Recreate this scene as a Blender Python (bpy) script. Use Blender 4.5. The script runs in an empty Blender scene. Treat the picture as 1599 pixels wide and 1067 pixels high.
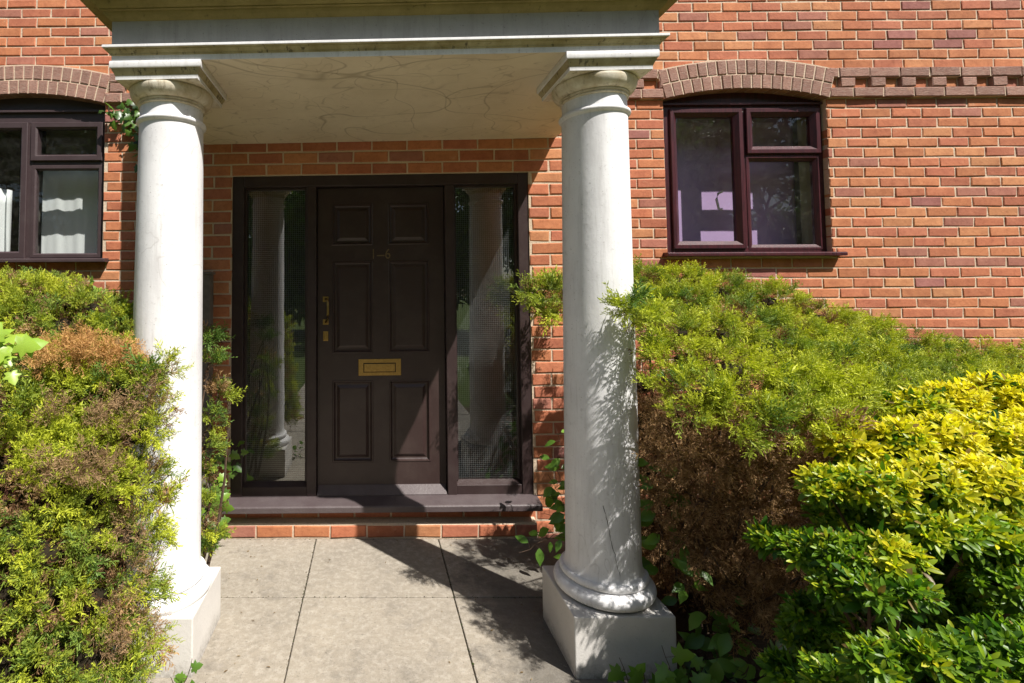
import bpy, math, random
import numpy as np
from mathutils import Vector, Matrix

S = bpy.context.scene
COL = S.collection
rnd = random.Random(7)
rng = np.random.default_rng(11)

# ------------------------------------------------------------------ helpers
def tag(o, label=None, cat=None, group=None, kind=None):
    if label: o['label'] = label
    if cat: o['category'] = cat
    if group: o['group'] = group
    if kind: o['kind'] = kind
    return o

def empty(name, loc, label, cat, group=None):
    o = bpy.data.objects.new(name, None)
    COL.objects.link(o)
    o.location = loc
    o.empty_display_size = 0.1
    bpy.context.view_layer.update()
    return tag(o, label, cat, group)

class MB:
    """collects faces; build() links them as ONE mesh object (world coordinates in, parent-local out)"""
    def __init__(self, shz=0.0, shx=0.0, x0=0.06):
        self.v = []; self.f = []; self.m = []; self.c = []
        self.shz, self.shx, self.x0 = shz, shx, x0
    def vert(self, p, c=None):
        self.v.append((p[0], p[1], p[2])); self.c.append(c or (1, 1, 1, 1)); return len(self.v) - 1
    def face(self, idx, m=0):
        self.f.append(tuple(idx)); self.m.append(m)
    def quadpts(self, pts, m=0, c=None):
        self.face([self.vert(p, c) for p in pts], m)
    def box(self, x0, x1, y0, y1, z0, z1, m=0, c=None):
        i = [self.vert(p, c) for p in ((x0,y0,z0),(x1,y0,z0),(x1,y1,z0),(x0,y1,z0),(x0,y0,z1),(x1,y0,z1),(x1,y1,z1),(x0,y1,z1))]
        for q in ((0,3,2,1),(4,5,6,7),(0,1,5,4),(1,2,6,5),(2,3,7,6),(3,0,4,7)):
            self.face([i[k] for k in q], m)
    def prism_x(self, prof, x0, x1, m=0):
        """profile of (y,z) points, counter-clockwise seen from -x, extruded along x"""
        a = [self.vert((x0, y, z)) for y, z in prof]; b = [self.vert((x1, y, z)) for y, z in prof]
        n = len(prof)
        for k in range(n):
            l = (k + 1) % n
            self.face((a[k], a[l], b[l], b[k]), m)
        self.face(a[::-1], m); self.face(b, m)
    def lathe(self, prof, cx, cy, n=64, m=0, cap0=False, cap1=False):
        rings = []
        for r, z in prof:
            rings.append([self.vert((cx + r * math.cos(2*math.pi*k/n), cy + r * math.sin(2*math.pi*k/n), z)) for k in range(n)])
        for a, b in zip(rings, rings[1:]):
            for k in range(n):
                l = (k + 1) % n
                self.face((a[k], a[l], b[l], b[k]), m)
        if cap0: self.face(rings[0][::-1], m)
        if cap1: self.face(rings[-1], m)
    def tube(self, pts, r, n=6, m=0, r1=None, c=None):
        pts = [Vector(p) for p in pts]; rings = []
        for i, p in enumerate(pts):
            d = (pts[min(i+1, len(pts)-1)] - pts[max(i-1, 0)]).normalized()
            a = d.orthogonal().normalized() if abs(d.z) > .9 else d.cross(Vector((0,0,1))).normalized()
            b = d.cross(a)
            rr = r if r1 is None else r + (r1 - r) * i / (len(pts) - 1)
            rings.append([self.vert(p + (a*math.cos(2*math.pi*k/n) + b*math.sin(2*math.pi*k/n))*rr, c) for k in range(n)])
        for a, b in zip(rings, rings[1:]):
            for k in range(n):
                l = (k+1) % n
                self.face((a[k], a[l], b[l], b[k]), m)
        self.face(rings[0][::-1], m); self.face(rings[-1], m)
    def build(self, name, mats, parent=None, smooth=None, bevel=0.0, segs=2, color=False):
        me = bpy.data.meshes.new(name)
        vs = [(x + self.shx * z, y, z + self.shz * (x - self.x0)) for x, y, z in self.v]
        off = Vector((0, 0, 0))
        if parent is not None:
            bpy.context.view_layer.update()
            off = parent.matrix_world.translation
        me.from_pydata([(a - off.x, b - off.y, c - off.z) for a, b, c in vs], [], self.f)
        mats = mats if isinstance(mats, (list, tuple)) else [mats]
        for mt in mats: me.materials.append(mt)
        me.polygons.foreach_set('material_index', self.m)
        if color:
            at = me.attributes.new('Col', 'FLOAT_COLOR', 'POINT')
            at.data.foreach_set('color', [k for c in self.c for k in c])
        if smooth is not None:
            me.shade_smooth()
            me.set_sharp_from_angle(angle=math.radians(smooth))
        me.update()
        o = bpy.data.objects.new(name, me)
        COL.objects.link(o)
        if parent is not None: o.parent = parent
        if bevel:
            md = o.modifiers.new('edge', 'BEVEL'); md.width = bevel; md.segments = segs; md.limit_method = 'ANGLE'
            md.harden_normals = False
        return o

def fast_mesh(name, verts, faces, cols, mat, parent=None, smooth=True):
    """numpy mesh: verts (n,3), faces (m,k) of one size, cols (n,4)"""
    me = bpy.data.meshes.new(name)
    v = np.asarray(verts, np.float32)
    if parent is not None:
        bpy.context.view_layer.update()
        v = v - np.array(parent.matrix_world.translation, np.float32)
    f = np.asarray(faces, np.int32); k = f.shape[1]
    me.vertices.add(len(v)); me.vertices.foreach_set('co', v.ravel())
    me.loops.add(f.size); me.loops.foreach_set('vertex_index', f.ravel())
    me.polygons.add(len(f)); me.polygons.foreach_set('loop_start', np.arange(0, f.size, k, dtype=np.int32))
    if smooth: me.polygons.foreach_set('use_smooth', np.ones(len(f), bool))
    at = me.attributes.new('Col', 'FLOAT_COLOR', 'POINT'); at.data.foreach_set('color', np.asarray(cols, np.float32).ravel())
    me.materials.append(mat); me.update(calc_edges=True)
    o = bpy.data.objects.new(name, me); COL.objects.link(o)
    if parent is not None: o.parent = parent
    return o

# ------------------------------------------------------------------ materials
class N:
    def __init__(self, name):
        self.m = bpy.data.materials.new(name); self.m.use_nodes = True
        self.t = self.m.node_tree; self.t.nodes.clear()
        self.out = self.t.nodes.new('ShaderNodeOutputMaterial')
        self._tc = None
    def add(self, ty, **kw):
        n = self.t.nodes.new(ty)
        for k, v in kw.items(): setattr(n, k, v)
        return n
    def link(self, a, b): self.t.links.new(a, b)
    def obj(self):
        if self._tc is None: self._tc = self.add('ShaderNodeTexCoord')
        return self._tc.outputs['Object']
    def mapped(self, scale=(1,1,1), rot=(0,0,0)):
        n = self.add('ShaderNodeMapping'); n.inputs['Scale'].default_value = scale; n.inputs['Rotation'].default_value = rot
        self.link(self.obj(), n.inputs['Vector']); return n.outputs['Vector']
    def noise(self, scale, detail=4, rough=.55, vec=None, dist=0.0):
        n = self.add('ShaderNodeTexNoise'); n.inputs['Scale'].default_value = scale; n.inputs['Detail'].default_value = detail
        n.inputs['Roughness'].default_value = rough; n.inputs['Distortion'].default_value = dist
        self.link(vec if vec is not None else self.obj(), n.inputs['Vector']); return n.outputs['Fac']
    def ramp(self, fac, stops):
        n = self.add('ShaderNodeValToRGB'); e = n.color_ramp.elements
        while len(e) < len(stops): e.new(.5)
        for el, (p, c) in zip(e, stops):
            el.position = p; el.color = (c, c, c, 1) if isinstance(c, (int, float)) else (*c[:3], 1)
        self.link(fac, n.inputs['Fac']); return n.outputs['Color']
    def mix(self, fac, a, b, mode='MIX'):
        n = self.add('ShaderNodeMix', data_type='RGBA', blend_type=mode)
        for i, s, v in ((0, n.inputs[0], fac), (6, n.inputs[6], a), (7, n.inputs[7], b)):
            if hasattr(v, 'is_output'): self.link(v, s)
            elif isinstance(v, (int, float)): s.default_value = v if i == 0 else (v, v, v, 1)
            else: s.default_value = (*v[:3], 1)
        return n.outputs[2]
    def math(self, op, a, b=0.0):
        n = self.add('ShaderNodeMath', operation=op)
        for s, v in ((n.inputs[0], a), (n.inputs[1], b)):
            if hasattr(v, 'is_output'): self.link(v, s)
            else: s.default_value = v
        return n.outputs[0]
    def attr(self, name='Col'):
        n = self.add('ShaderNodeAttribute'); n.attribute_name = name; return n.outputs['Color']
    def bump(self, h, strength=.3, dist=.01):
        n = self.add('ShaderNodeBump'); n.inputs['Strength'].default_value = strength; n.inputs['Distance'].default_value = dist
        self.link(h, n.inputs['Height']); return n.outputs['Normal']
    def bsdf(self, col, rough=.6, spec=.5, metal=0.0, normal=None, coat=0.0):
        n = self.add('ShaderNodeBsdfPrincipled')
        for key, v in (('Base Color', col), ('Roughness', rough), ('Specular IOR Level', spec), ('Metallic', metal), ('Coat Weight', coat)):
            s = n.inputs[key]
            if hasattr(v, 'is_output'): self.link(v, s)
            elif key == 'Base Color': s.default_value = (*v[:3], 1)
            else: s.default_value = v
        if normal is not None: self.link(normal, n.inputs['Normal'])
        return n.outputs[0]
    def done(self, sh):
        self.link(sh, self.out.inputs['Surface']); return self.m

def mat_brick(name, rustic=False):
    n = N(name)
    c = n.attr()
    g = n.noise(14, 5, .6); fine = n.noise(160, 3, .6)
    big = n.noise(9, 4, .6); md = n.noise(38, 5, .72)
    c = n.mix(n.ramp(g, [(.42, .0), (.66, .6)]), c, n.mix(1, c, (.74, .68, .70), 'MULTIPLY'))
    c = n.mix(n.ramp(big, [(.46, .0), (.66, .6)]), c, n.mix(1, c, (1.15, 1.22, 1.25), 'MULTIPLY'))
    c = n.mix(n.ramp(md, [(.5, 0), (.7, .5)]), c, n.mix(1, c, (.60, .50, .48), 'MULTIPLY'))
    c = n.mix(n.ramp(fine, [(.62, 0), (.8, .35)]), c, (.10, .055, .04))
    ef = n.noise(5.5, 6, .7)
    c = n.mix(n.ramp(ef, [(.63, 0), (.74, .5)]), c, (.66, .42, .26))
    if rustic:
        st = n.noise(1, 4, .65, n.mapped((30, 30, 170)), 1.2)
        c = n.mix(n.ramp(st, [(.5, 0), (.68, .55)]), c, (.46, .36, .30))
        h = n.math('ADD', n.math('MULTIPLY', st, 2.0), fine)
        nb = n.bump(h, .9, .004)
    else:
        h = n.math('ADD', n.math('MULTIPLY', n.noise(45, 4, .6), 1.0), n.math('MULTIPLY', fine, .5))
        nb = n.bump(h, .55, .004)
    return n.done(n.bsdf(c, .88, .25, normal=nb))

def mat_mortar():
    n = N('mortar')
    a = n.noise(9, 5); b = n.noise(120, 3)
    c = n.mix(a, (.56, .43, .31), (.72, .58, .44))
    c = n.mix(n.ramp(b, [(.5, 0), (.75, .5)]), c, (.30, .24, .18))
    return n.done(n.bsdf(c, .95, .15, normal=n.bump(n.noise(90, 5, .7), .8, .005)))

def mat_paint(name, col, rough=.35, dirt=(.3, .27, .22), dirt_amt=.35, bump=.12, spec=.5, scale=6, streak=False):
    n = N(name)
    a = n.noise(scale, 6, .65); b = n.noise(scale*9, 4, .6)
    c = n.mix(n.ramp(a, [(.45, 0), (.75, dirt_amt)]), col, dirt)
    c = n.mix(n.ramp(b, [(.62, 0), (.78, dirt_amt*.9)]), c, dirt)
    if streak:
        s = n.noise(1, 5, .7, n.mapped((16, 16, 1.6)))
        c = n.mix(n.ramp(s, [(.5, 0), (.72, dirt_amt*.9)]), c, dirt)
    r = n.math('ADD', n.math('MULTIPLY', b, .25), rough - .1)
    return n.done(n.bsdf(c, r, spec, normal=n.bump(n.math('ADD', b, n.math('MULTIPLY', n.noise(300, 2), .4)), bump, .004)))

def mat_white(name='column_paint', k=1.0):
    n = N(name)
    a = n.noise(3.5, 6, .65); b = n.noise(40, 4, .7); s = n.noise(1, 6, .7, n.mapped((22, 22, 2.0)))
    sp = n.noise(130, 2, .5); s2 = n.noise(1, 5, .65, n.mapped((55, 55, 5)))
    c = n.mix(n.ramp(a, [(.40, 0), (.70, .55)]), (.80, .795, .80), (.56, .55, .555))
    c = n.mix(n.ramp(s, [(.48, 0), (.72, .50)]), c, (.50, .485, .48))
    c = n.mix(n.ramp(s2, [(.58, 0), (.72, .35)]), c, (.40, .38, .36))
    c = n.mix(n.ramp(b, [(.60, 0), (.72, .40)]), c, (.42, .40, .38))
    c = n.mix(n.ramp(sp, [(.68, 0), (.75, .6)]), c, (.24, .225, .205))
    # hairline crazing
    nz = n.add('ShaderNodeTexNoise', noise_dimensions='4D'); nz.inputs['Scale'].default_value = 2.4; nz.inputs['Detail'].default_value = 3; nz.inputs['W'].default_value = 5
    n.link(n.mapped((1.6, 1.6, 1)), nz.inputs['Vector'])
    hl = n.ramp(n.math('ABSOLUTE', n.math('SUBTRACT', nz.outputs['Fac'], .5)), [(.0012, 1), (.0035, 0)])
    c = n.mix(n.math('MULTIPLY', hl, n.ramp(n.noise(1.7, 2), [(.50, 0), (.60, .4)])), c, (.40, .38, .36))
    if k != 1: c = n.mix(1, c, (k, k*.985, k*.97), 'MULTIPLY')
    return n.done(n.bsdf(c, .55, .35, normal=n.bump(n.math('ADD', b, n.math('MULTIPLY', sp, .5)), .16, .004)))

def mat_stained(name='stained_moulding'):
    n = N(name)
    a = n.noise(7, 6, .7); st = n.noise(1, 5, .65, n.mapped((40, 40, 6))); b = n.noise(60, 4, .7)
    c = n.mix(n.ramp(a, [(.35, 0), (.65, 1)]), (.50, .44, .28), (.27, .22, .10))
    c = n.mix(n.ramp(st, [(.58, 0), (.66, .8)]), c, (.06, .05, .03))
    c = n.mix(n.ramp(b, [(.6, 0), (.75, .5)]), c, (.42, .38, .27))
    return n.done(n.bsdf(c, .8, .25, normal=n.bump(b, .35, .004)))

def mat_cornice():
    n = N('mossy_cornice')
    a = n.noise(5, 6, .7); b = n.noise(40, 4, .7)
    c = n.mix(n.ramp(a, [(.3, 0), (.7, 1)]), (.36, .29, .12), (.19, .155, .06))
    c = n.mix(n.ramp(b, [(.62, 0), (.74, .6)]), c, (.03, .028, .018))
    return n.done(n.bsdf(c, .85, .2, normal=n.bump(b, .5, .006)))

def mat_soffit():
    n = N('soffit_render')
    a = n.noise(2.2, 6, .65); b = n.noise(55, 5, .7)
    c = n.mix(n.ramp(a, [(.35, 0), (.72, .8)]), (.80, .71, .55), (.60, .51, .37))
    # traces left by climbing ivy roots: thin wandering lines along the contours of smooth noise
    for q, (sc, w, lo, amt) in enumerate(((1.1, .0020, .44, .6), (1.7, .0026, .50, .55), (1.3, .0016, .44, .6), (2.6, .0032, .52, .5), (5.0, .006, .54, .45), (9.0, .010, .55, .40))):
        nz = n.add('ShaderNodeTexNoise', noise_dimensions='4D'); nz.inputs['Scale'].default_value = sc; nz.inputs['Detail'].default_value = 1.2
        nz.inputs['Roughness'].default_value = .35; nz.inputs['W'].default_value = 3.7*q + 1; nz.inputs['Distortion'].default_value = .5
        n.link(n.mapped((1, 1.35, 1), (0, 0, .6*q)), nz.inputs['Vector'])
        line = n.ramp(n.math('ABSOLUTE', n.math('SUBTRACT', nz.outputs['Fac'], .5)), [(w*.3, 1), (w*1.5, 0)])
        mk = n.add('ShaderNodeTexNoise', noise_dimensions='4D'); mk.inputs['Scale'].default_value = sc*1.1; mk.inputs['W'].default_value = 11.3*q
        n.link(n.obj(), mk.inputs['Vector'])
        c = n.mix(n.math('MULTIPLY', line, n.ramp(mk.outputs['Fac'], [(lo-.06, 0), (lo+.06, amt)])), c, (.30, .24, .155))
    c = n.mix(n.ramp(b, [(.64, 0), (.76, .45)]), c, (.22, .18, .12))
    return n.done(n.bsdf(c, .8, .25, normal=n.bump(n.math('ADD', b, n.math('MULTIPLY', a, 2.)), .3, .004)))

def mat_plinth():
    n = N('plinth_stone')
    a = n.noise(4, 6, .65); b = n.noise(70, 5, .7); g = n.noise(18, 5, .7)
    c = n.mix(n.ramp(a, [(.35, 0), (.75, .7)]), (.66, .635, .60), (.50, .475, .44))
    c = n.mix(n.ramp(b, [(.60, 0), (.74, .5)]), c, (.30, .28, .25))
    c = n.mix(n.ramp(g, [(.66, 0), (.76, .7)]), c, (.20, .185, .165))
    # splash dirt on the lowest few centimetres
    sx = n.add('ShaderNodeSeparateXYZ'); n.link(n.obj(), sx.inputs[0])
    low = n.ramp(n.math('ADD', sx.outputs['Z'], n.math('MULTIPLY', g, .10)), [(.045, .75), (.11, 0)])
    c = n.mix(n.math('MULTIPLY', low, n.ramp(b, [(.35, .2), (.6, 1)])), c, (.17, .155, .13))
    return n.done(n.bsdf(c, .82, .3, normal=n.bump(b, .35, .004)))

def mat_paving():
    n = N('paving_concrete')
    a = n.noise(1.6, 6, .65); b = n.noise(230, 3, .7); m = n.noise(30, 5, .75); w = n.noise(5, 7, .74)
    c = n.mix(n.ramp(a, [(.32, 0), (.72, 1)]), (.36, .315, .25), (.25, .222, .182))
    c = n.mix(n.ramp(m, [(.45, 0), (.75, .75)]), c, (.50, .455, .39))
    c = n.mix(n.ramp(b, [(.55, 0), (.75, .55)]), c, (.16, .14, .115))
    c = n.mix(n.ramp(w, [(.52, 0), (.70, .55)]), c, (.135, .122, .105))
    # algae-dark right-hand slabs, a stain with its own shape
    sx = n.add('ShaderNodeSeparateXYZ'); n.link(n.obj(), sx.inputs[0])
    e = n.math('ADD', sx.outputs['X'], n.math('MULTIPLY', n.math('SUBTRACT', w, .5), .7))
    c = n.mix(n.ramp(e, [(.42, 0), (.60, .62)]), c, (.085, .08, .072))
    pit = n.noise(75, 4, .8)
    c = n.mix(n.ramp(pit, [(.60, 0), (.70, .75)]), c, (.085, .078, .066))
    lich = n.noise(11, 5, .8)
    c = n.mix(n.ramp(lich, [(.64, 0), (.70, .5)]), c, (.50, .48, .42))
    return n.done(n.bsdf(c, .9, .2, normal=n.bump(n.math('ADD', n.math('SUBTRACT', b, n.math('MULTIPLY', pit, 1.2)), n.math('MULTIPLY', m, 1.5)), .6, .005)))

def mat_soil():
    n = N('garden_soil')
    a = n.noise(3, 6, .7); b = n.noise(40, 5, .75)
    c = n.mix(a, (.045, .03, .02), (.095, .07, .045)); c = n.mix(n.ramp(b, [(.55, 0), (.7, .7)]), c, (.15, .11, .07))
    # mown grass away from the house
    sx = n.add('ShaderNodeSeparateXYZ'); n.link(n.obj(), sx.inputs[0])
    c = n.mix(n.ramp(n.math('MULTIPLY', sx.outputs['Y'], -.1), [(.34, 0), (.36, 1)]), c, n.mix(b, (.05, .085, .018), (.10, .13, .035)))
    return n.done(n.bsdf(c, .95, .15, normal=n.bump(b, 1.0, .03)))

def mat_wood_frame():
    n = N('mahogany_foil')
    g = n.noise(1, 5, .6, n.mapped((60, 60, 5)), .8)
    c = n.mix(n.ramp(g, [(.35, 0), (.65, 1)]), (.075, .016, .022), (.032, .009, .013))
    b = n.noise(50, 4, .7)
    c = n.mix(n.ramp(b, [(.66, 0), (.8, .3)]), c, (.25, .2, .18))
    return n.done(n.bsdf(c, .36, .5, normal=n.bump(g, .12, .003)))

def mat_glass(name='window_glass', k=1.6):
    """thin pane: Schlick reflection that is the same from both sides, otherwise clear"""
    n = N(name)
    ge = n.add('ShaderNodeNewGeometry'); dt = n.add('ShaderNodeVectorMath', operation='DOT_PRODUCT')
    n.link(ge.outputs['Incoming'], dt.inputs[0]); n.link(ge.outputs['Normal'], dt.inputs[1])
    c = n.math('SUBTRACT', 1.0, n.math('ABSOLUTE', dt.outputs['Value']))
    f = n.math('MULTIPLY', n.math('ADD', .042, n.math('MULTIPLY', .95, n.math('POWER', c, 5.0))), k)
    nb = n.bump(n.noise(2.2, 2, .5), .02, .05)
    gl = n.add('ShaderNodeBsdfGlossy'); gl.inputs['Roughness'].default_value = .0; gl.inputs['Color'].default_value = (.95, .97, .96, 1)
    n.link(nb, gl.inputs['Normal'])
    tr = n.add('ShaderNodeBsdfTransparent'); tr.inputs['Color'].default_value = (.95, .97, .96, 1)
    mx = n.add('ShaderNodeMixShader'); n.link(f, mx.inputs[0]); n.link(tr.outputs[0], mx.inputs[1]); n.link(gl.outputs[0], mx.inputs[2])
    # a little dust on the outside
    df = n.add('ShaderNodeBsdfDiffuse'); df.inputs['Color'].default_value = (.5, .5, .46, 1)
    m2 = n.add('ShaderNodeMixShader')
    n.link(n.ramp(n.noise(24, 6, .75), [(.45, .004), (.8, .05)]), m2.inputs[0]); n.link(mx.outputs[0], m2.inputs[1]); n.link(df.outputs[0], m2.inputs[2])
    return n.done(m2.outputs[0])

def mat_leaf(name, rough=.45, trans=.3, spec=.4, bumpy=0.0):
    n = N(name)
    c = n.attr()
    p = n.bsdf(c, rough, spec)
    t = n.add('ShaderNodeBsdfTranslucent')
    n.link(n.mix(1, c, (1.35, 1.5, .55), 'MULTIPLY'), t.inputs['Color'])
    mx = n.add('ShaderNodeMixShader'); mx.inputs[0].default_value = trans
    n.link(p, mx.inputs[1]); n.link(t.outputs[0], mx.inputs[2])
    return n.done(mx.outputs[0])

def mat_simple(name, col, rough=.6, spec=.4, metal=0.0, var=.25, scale=20):
    n = N(name)
    a = n.noise(scale, 5, .65)
    c = n.mix(n.ramp(a, [(.3, 0), (.75, 1)]), col, tuple(k*(1-var) for k in col))
    return n.done(n.bsdf(c, rough, spec, metal, normal=n.bump(a, .1, .003)))

def mat_fabric(name, col, trans=.35):
    n = N(name)
    w = n.noise(1, 3, .6, n.mapped((420, 420, 420)))
    c = n.mix(w, col, tuple(k*.86 for k in col))
    p = n.bsdf(c, .9, .1)
    t = n.add('ShaderNodeBsdfTranslucent'); t.inputs['Color'].default_value = (*col, 1)
    mx = n.add('ShaderNodeMixShader'); mx.inputs[0].default_value = trans
    n.link(p, mx.inputs[1]); n.link(t.outputs[0], mx.inputs[2])
    return n.done(mx.outputs[0])

def mat_sill():
    n = N('weathered_sill_paint')
    a = n.noise(7, 6, .7); b = n.noise(85, 4, .75)
    c = n.mix(n.ramp(a, [(.35, 0), (.7, .6)]), (.078, .058, .060), (.12, .10, .10))
    c = n.mix(n.ramp(b, [(.69, 0), (.73, .8)]), c, (.42, .36, .30))
    return n.done(n.bsdf(c, .5, .45, normal=n.bump(n.math('ADD', b, n.math('MULTIPLY', a, 2)), .35, .005)))

def mat_capital():
    n = N('weathered_capital_paint')
    a = n.noise(9, 6, .7); b = n.noise(60, 4, .7); st = n.noise(1, 5, .65, n.mapped((45, 45, 7)))
    c = n.mix(n.ramp(a, [(.35, 0), (.68, 1)]), (.74, .69, .58), (.46, .37, .22))
    c = n.mix(n.ramp(st, [(.56, 0), (.68, .6)]), c, (.22, .16, .09))
    c = n.mix(n.ramp(b, [(.64, 0), (.76, .6)]), c, (.12, .09, .06))
    return n.done(n.bsdf(c, .7, .3, normal=n.bump(b, .3, .004)))

M = dict(
    capital=mat_capital(),
    grey=mat_white('grimy_shaded_frieze_paint', .52),  # column white darkened for grime and for the shade under the cornice
    brick=mat_brick('red_brick'), rustic=mat_brick('brown_rustic_brick', True), mortar=mat_mortar(),
    white=mat_white(), stained=mat_stained(), cornice=mat_cornice(), soffit=mat_soffit(), plinth=mat_plinth(),
    paving=mat_paving(), soil=mat_soil(), joint=mat_simple('joint_sand', (.10, .085, .065), .95),
    door=mat_paint('dark_brown_door_paint', (.039, .0225, .021), .34, (.10, .075, .065), .3, .10, scale=5, spec=.42),
    frame=mat_paint('dark_brown_frame_paint', (.040, .025, .0245), .38, (.10, .08, .075), .28, .12, scale=7, spec=.35),
    sill=mat_sill(),
    lframe=mat_paint('brown_window_paint', (.055, .036, .038), .40, (.10, .08, .08), .3, .08, scale=8),
    mahog=mat_wood_frame(), seal=mat_simple('glazing_seal', (.012, .011, .011), .6),
    glass=mat_glass(), sideglass=mat_glass('wired_glass', 4.4), wire=mat_simple('steel_wire', (.36, .38, .40), .45, .5, .4),
    brass=mat_simple('aged_brass', (.42, .27, .09), .38, .5, 1.0, .35, 60),
    dull=mat_simple('tarnished_brass', (.23, .16, .09), .5, .5, .7, .3, 60),
    dark=mat_simple('dark_gap', (.012, .01, .009), .9),
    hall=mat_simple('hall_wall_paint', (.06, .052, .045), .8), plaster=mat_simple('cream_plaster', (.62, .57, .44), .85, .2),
    cream=mat_fabric('cream_strip_cloth', (.88, .84, .66), .35), purple=mat_fabric('purple_blind_cloth', (.60, .42, .70), .12), net=mat_fabric('white_curtain_cloth', (.90, .92, .92), .3),
    upvc=mat_simple('white_plastic', (.75, .75, .72), .35),
    leaf=mat_leaf('juniper_needle', .55, .22, .3), gloss=mat_leaf('glossy_leaf', .40, .40, .36), ivy=mat_leaf('ivy_leaf', .36, .30, .5),
    dead=mat_leaf('dead_needle', .85, .15, .1), bark=mat_simple('bark', (.12, .08, .055), .9, .2, 0, .5, 60),
    post=mat_simple('weathered_grey_post', (.21, .18, .15), .85, .3, 0, .4, 30),
)

BRICK_COLS = [((.50, .192, .090), 6), ((.48, .170, .088), 6), ((.45, .158, .090), 4), ((.39, .160, .112), 1.8), ((.54, .235, .11), 3), ((.33, .135, .112), .5)]
def brick_col(r):
    t = r.random() * sum(w for _, w in BRICK_COLS)
    for c, w in BRICK_COLS:
        t -= w
        if t <= 0: break
    k = r.uniform(.88, 1.1); h = r.uniform(-.012, .012)
    return (c[0]*k + h, c[1]*k, c[2]*k, 1)
def rustic_col(r):
    k = r.uniform(.85, 1.12)
    return (.35*k, .195*k, .148*k, 1)

def one_brick(mb, x0, x1, z0, z1, yf, depth, col, m=0, r=rnd, bev=.0035):
    """a brick facing -y with a worn, slightly skewed bevelled face"""
    j = lambda s: r.uniform(-s, s)
    yf += j(.0014); t = j(.0012); u = j(.001)
    out = [(x0+j(.0022), z0+j(.0018)), (x1+j(.0022), z0+j(.0018)), (x1+j(.0022), z1+j(.0018)), (x0+j(.0022), z1+j(.0018))]
    b = [bev + r.uniform(-.001, .004) for _ in range(4)]
    inn = [(out[0][0]+b[0], out[0][1]+b[0]), (out[1][0]-b[1], out[1][1]+b[1]), (out[2][0]-b[2], out[2][1]-b[2]), (out[3][0]+b[3], out[3][1]-b[3])]
    ty = [yf-t-u, yf+t-u, yf+t+u, yf-t+u]
    A = [mb.vert((p[0], y, p[1]), col) for p, y in zip(inn, ty)]
    B = [mb.vert((p[0], y+bev, p[1]), col) for p, y in zip(out, ty)]
    D = [mb.vert((p[0], yf+depth, p[1]), col) for p in out]
    mb.face(A, m)
    for k in range(4):
        l = (k+1) % 4
        mb.face((A[l], A[k], B[k], B[l]), m); mb.face((B[l], B[k], D[k], D[l]), m)

def brick_wall(mb, X0, X1, Z0, Z1, yf, holes, line, jx, jrow, r, skip=None):
    """stretcher bond on a face at y=yf; holes = (x0,x1,z0,z1) rectangles; line = height of one bed joint; jx = an upright joint in row jrow"""
    H, Lb, g = .075, .225, .0054
    k0 = math.floor((Z0 - line) / H) - 1; k1 = math.ceil((Z1 - line) / H) + 1
    for k in range(k0, k1):
        z0 = line + k*H + g; z1 = line + (k+1)*H - g
        if z1 < Z0 + .02 or z0 > Z1 - .02: continue
        zz0, zz1 = max(z0, Z0), min(z1, Z1)
        off = 0 if (k - jrow) % 2 == 0 else .5
        i0 = math.floor((X0 - jx) / Lb) - 2; i1 = math.ceil((X1 - jx) / Lb) + 2
        dx = r.uniform(-.006, .006)
        for i in range(i0, i1):
            a = jx + (i + off)*Lb + g + dx; b = a + Lb - 2*g
            segs = [(max(a, X0), min(b, X1))]
            for hx0, hx1, hz0, hz1 in holes:
                if zz1 <= hz0 + .004 or zz0 >= hz1 - .004: continue
                ns = []
                for p, q in segs:
                    if q <= hx0 or p >= hx1: ns.append((p, q)); continue
                    if p < hx0: ns.append((p, hx0 - .001))
                    if q > hx1: ns.append((hx1 + .001, q))
                segs = ns
            for p, q in segs:
                if q - p < .018: continue
                one_brick(mb, p, q, zz0 + r.uniform(-.001, .001), zz1 + r.uniform(-.001, .001), yf, .05, brick_col(r), 0, r)

def mortar_sheet(mb, X0, X1, Z0, Z1, y, holes, m=1):
    xs = sorted({X0, X1, *[min(max(h[k], X0), X1) for h in holes for k in (0, 1)]})
    zs = sorted({Z0, Z1, *[min(max(h[k], Z0), Z1) for h in holes for k in (2, 3)]})
    for a, b in zip(xs, xs[1:]):
        for c, d in zip(zs, zs[1:]):
            mx, mz = (a+b)/2, (c+d)/2
            if any(h[0] < mx < h[1] and h[2] < mz < h[3] for h in holes): continue
            mb.quadpts([(a, y, c), (b, y, c), (b, y, d), (a, y, d)], m)
    # reveals of the openings
    for hx0, hx1, hz0, hz1 in holes:
        e = y + .16
        mb.quadpts([(hx0, y, hz0), (hx0, e, hz0), (hx0, e, hz1), (hx0, y, hz1)], m)
        mb.quadpts([(hx1, e, hz0), (hx1, y, hz0), (hx1, y, hz1), (hx1, e, hz1)], m)
        mb.quadpts([(hx0, y, hz1), (hx0, e, hz1), (hx1, e, hz1), (hx1, y, hz1)], m)
        mb.quadpts([(hx0, e, hz0), (hx0, y, hz0), (hx1, y, hz0), (hx1, e, hz0)], m)

SUN, SKY, EXPO = 5.0, .066, .68

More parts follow.
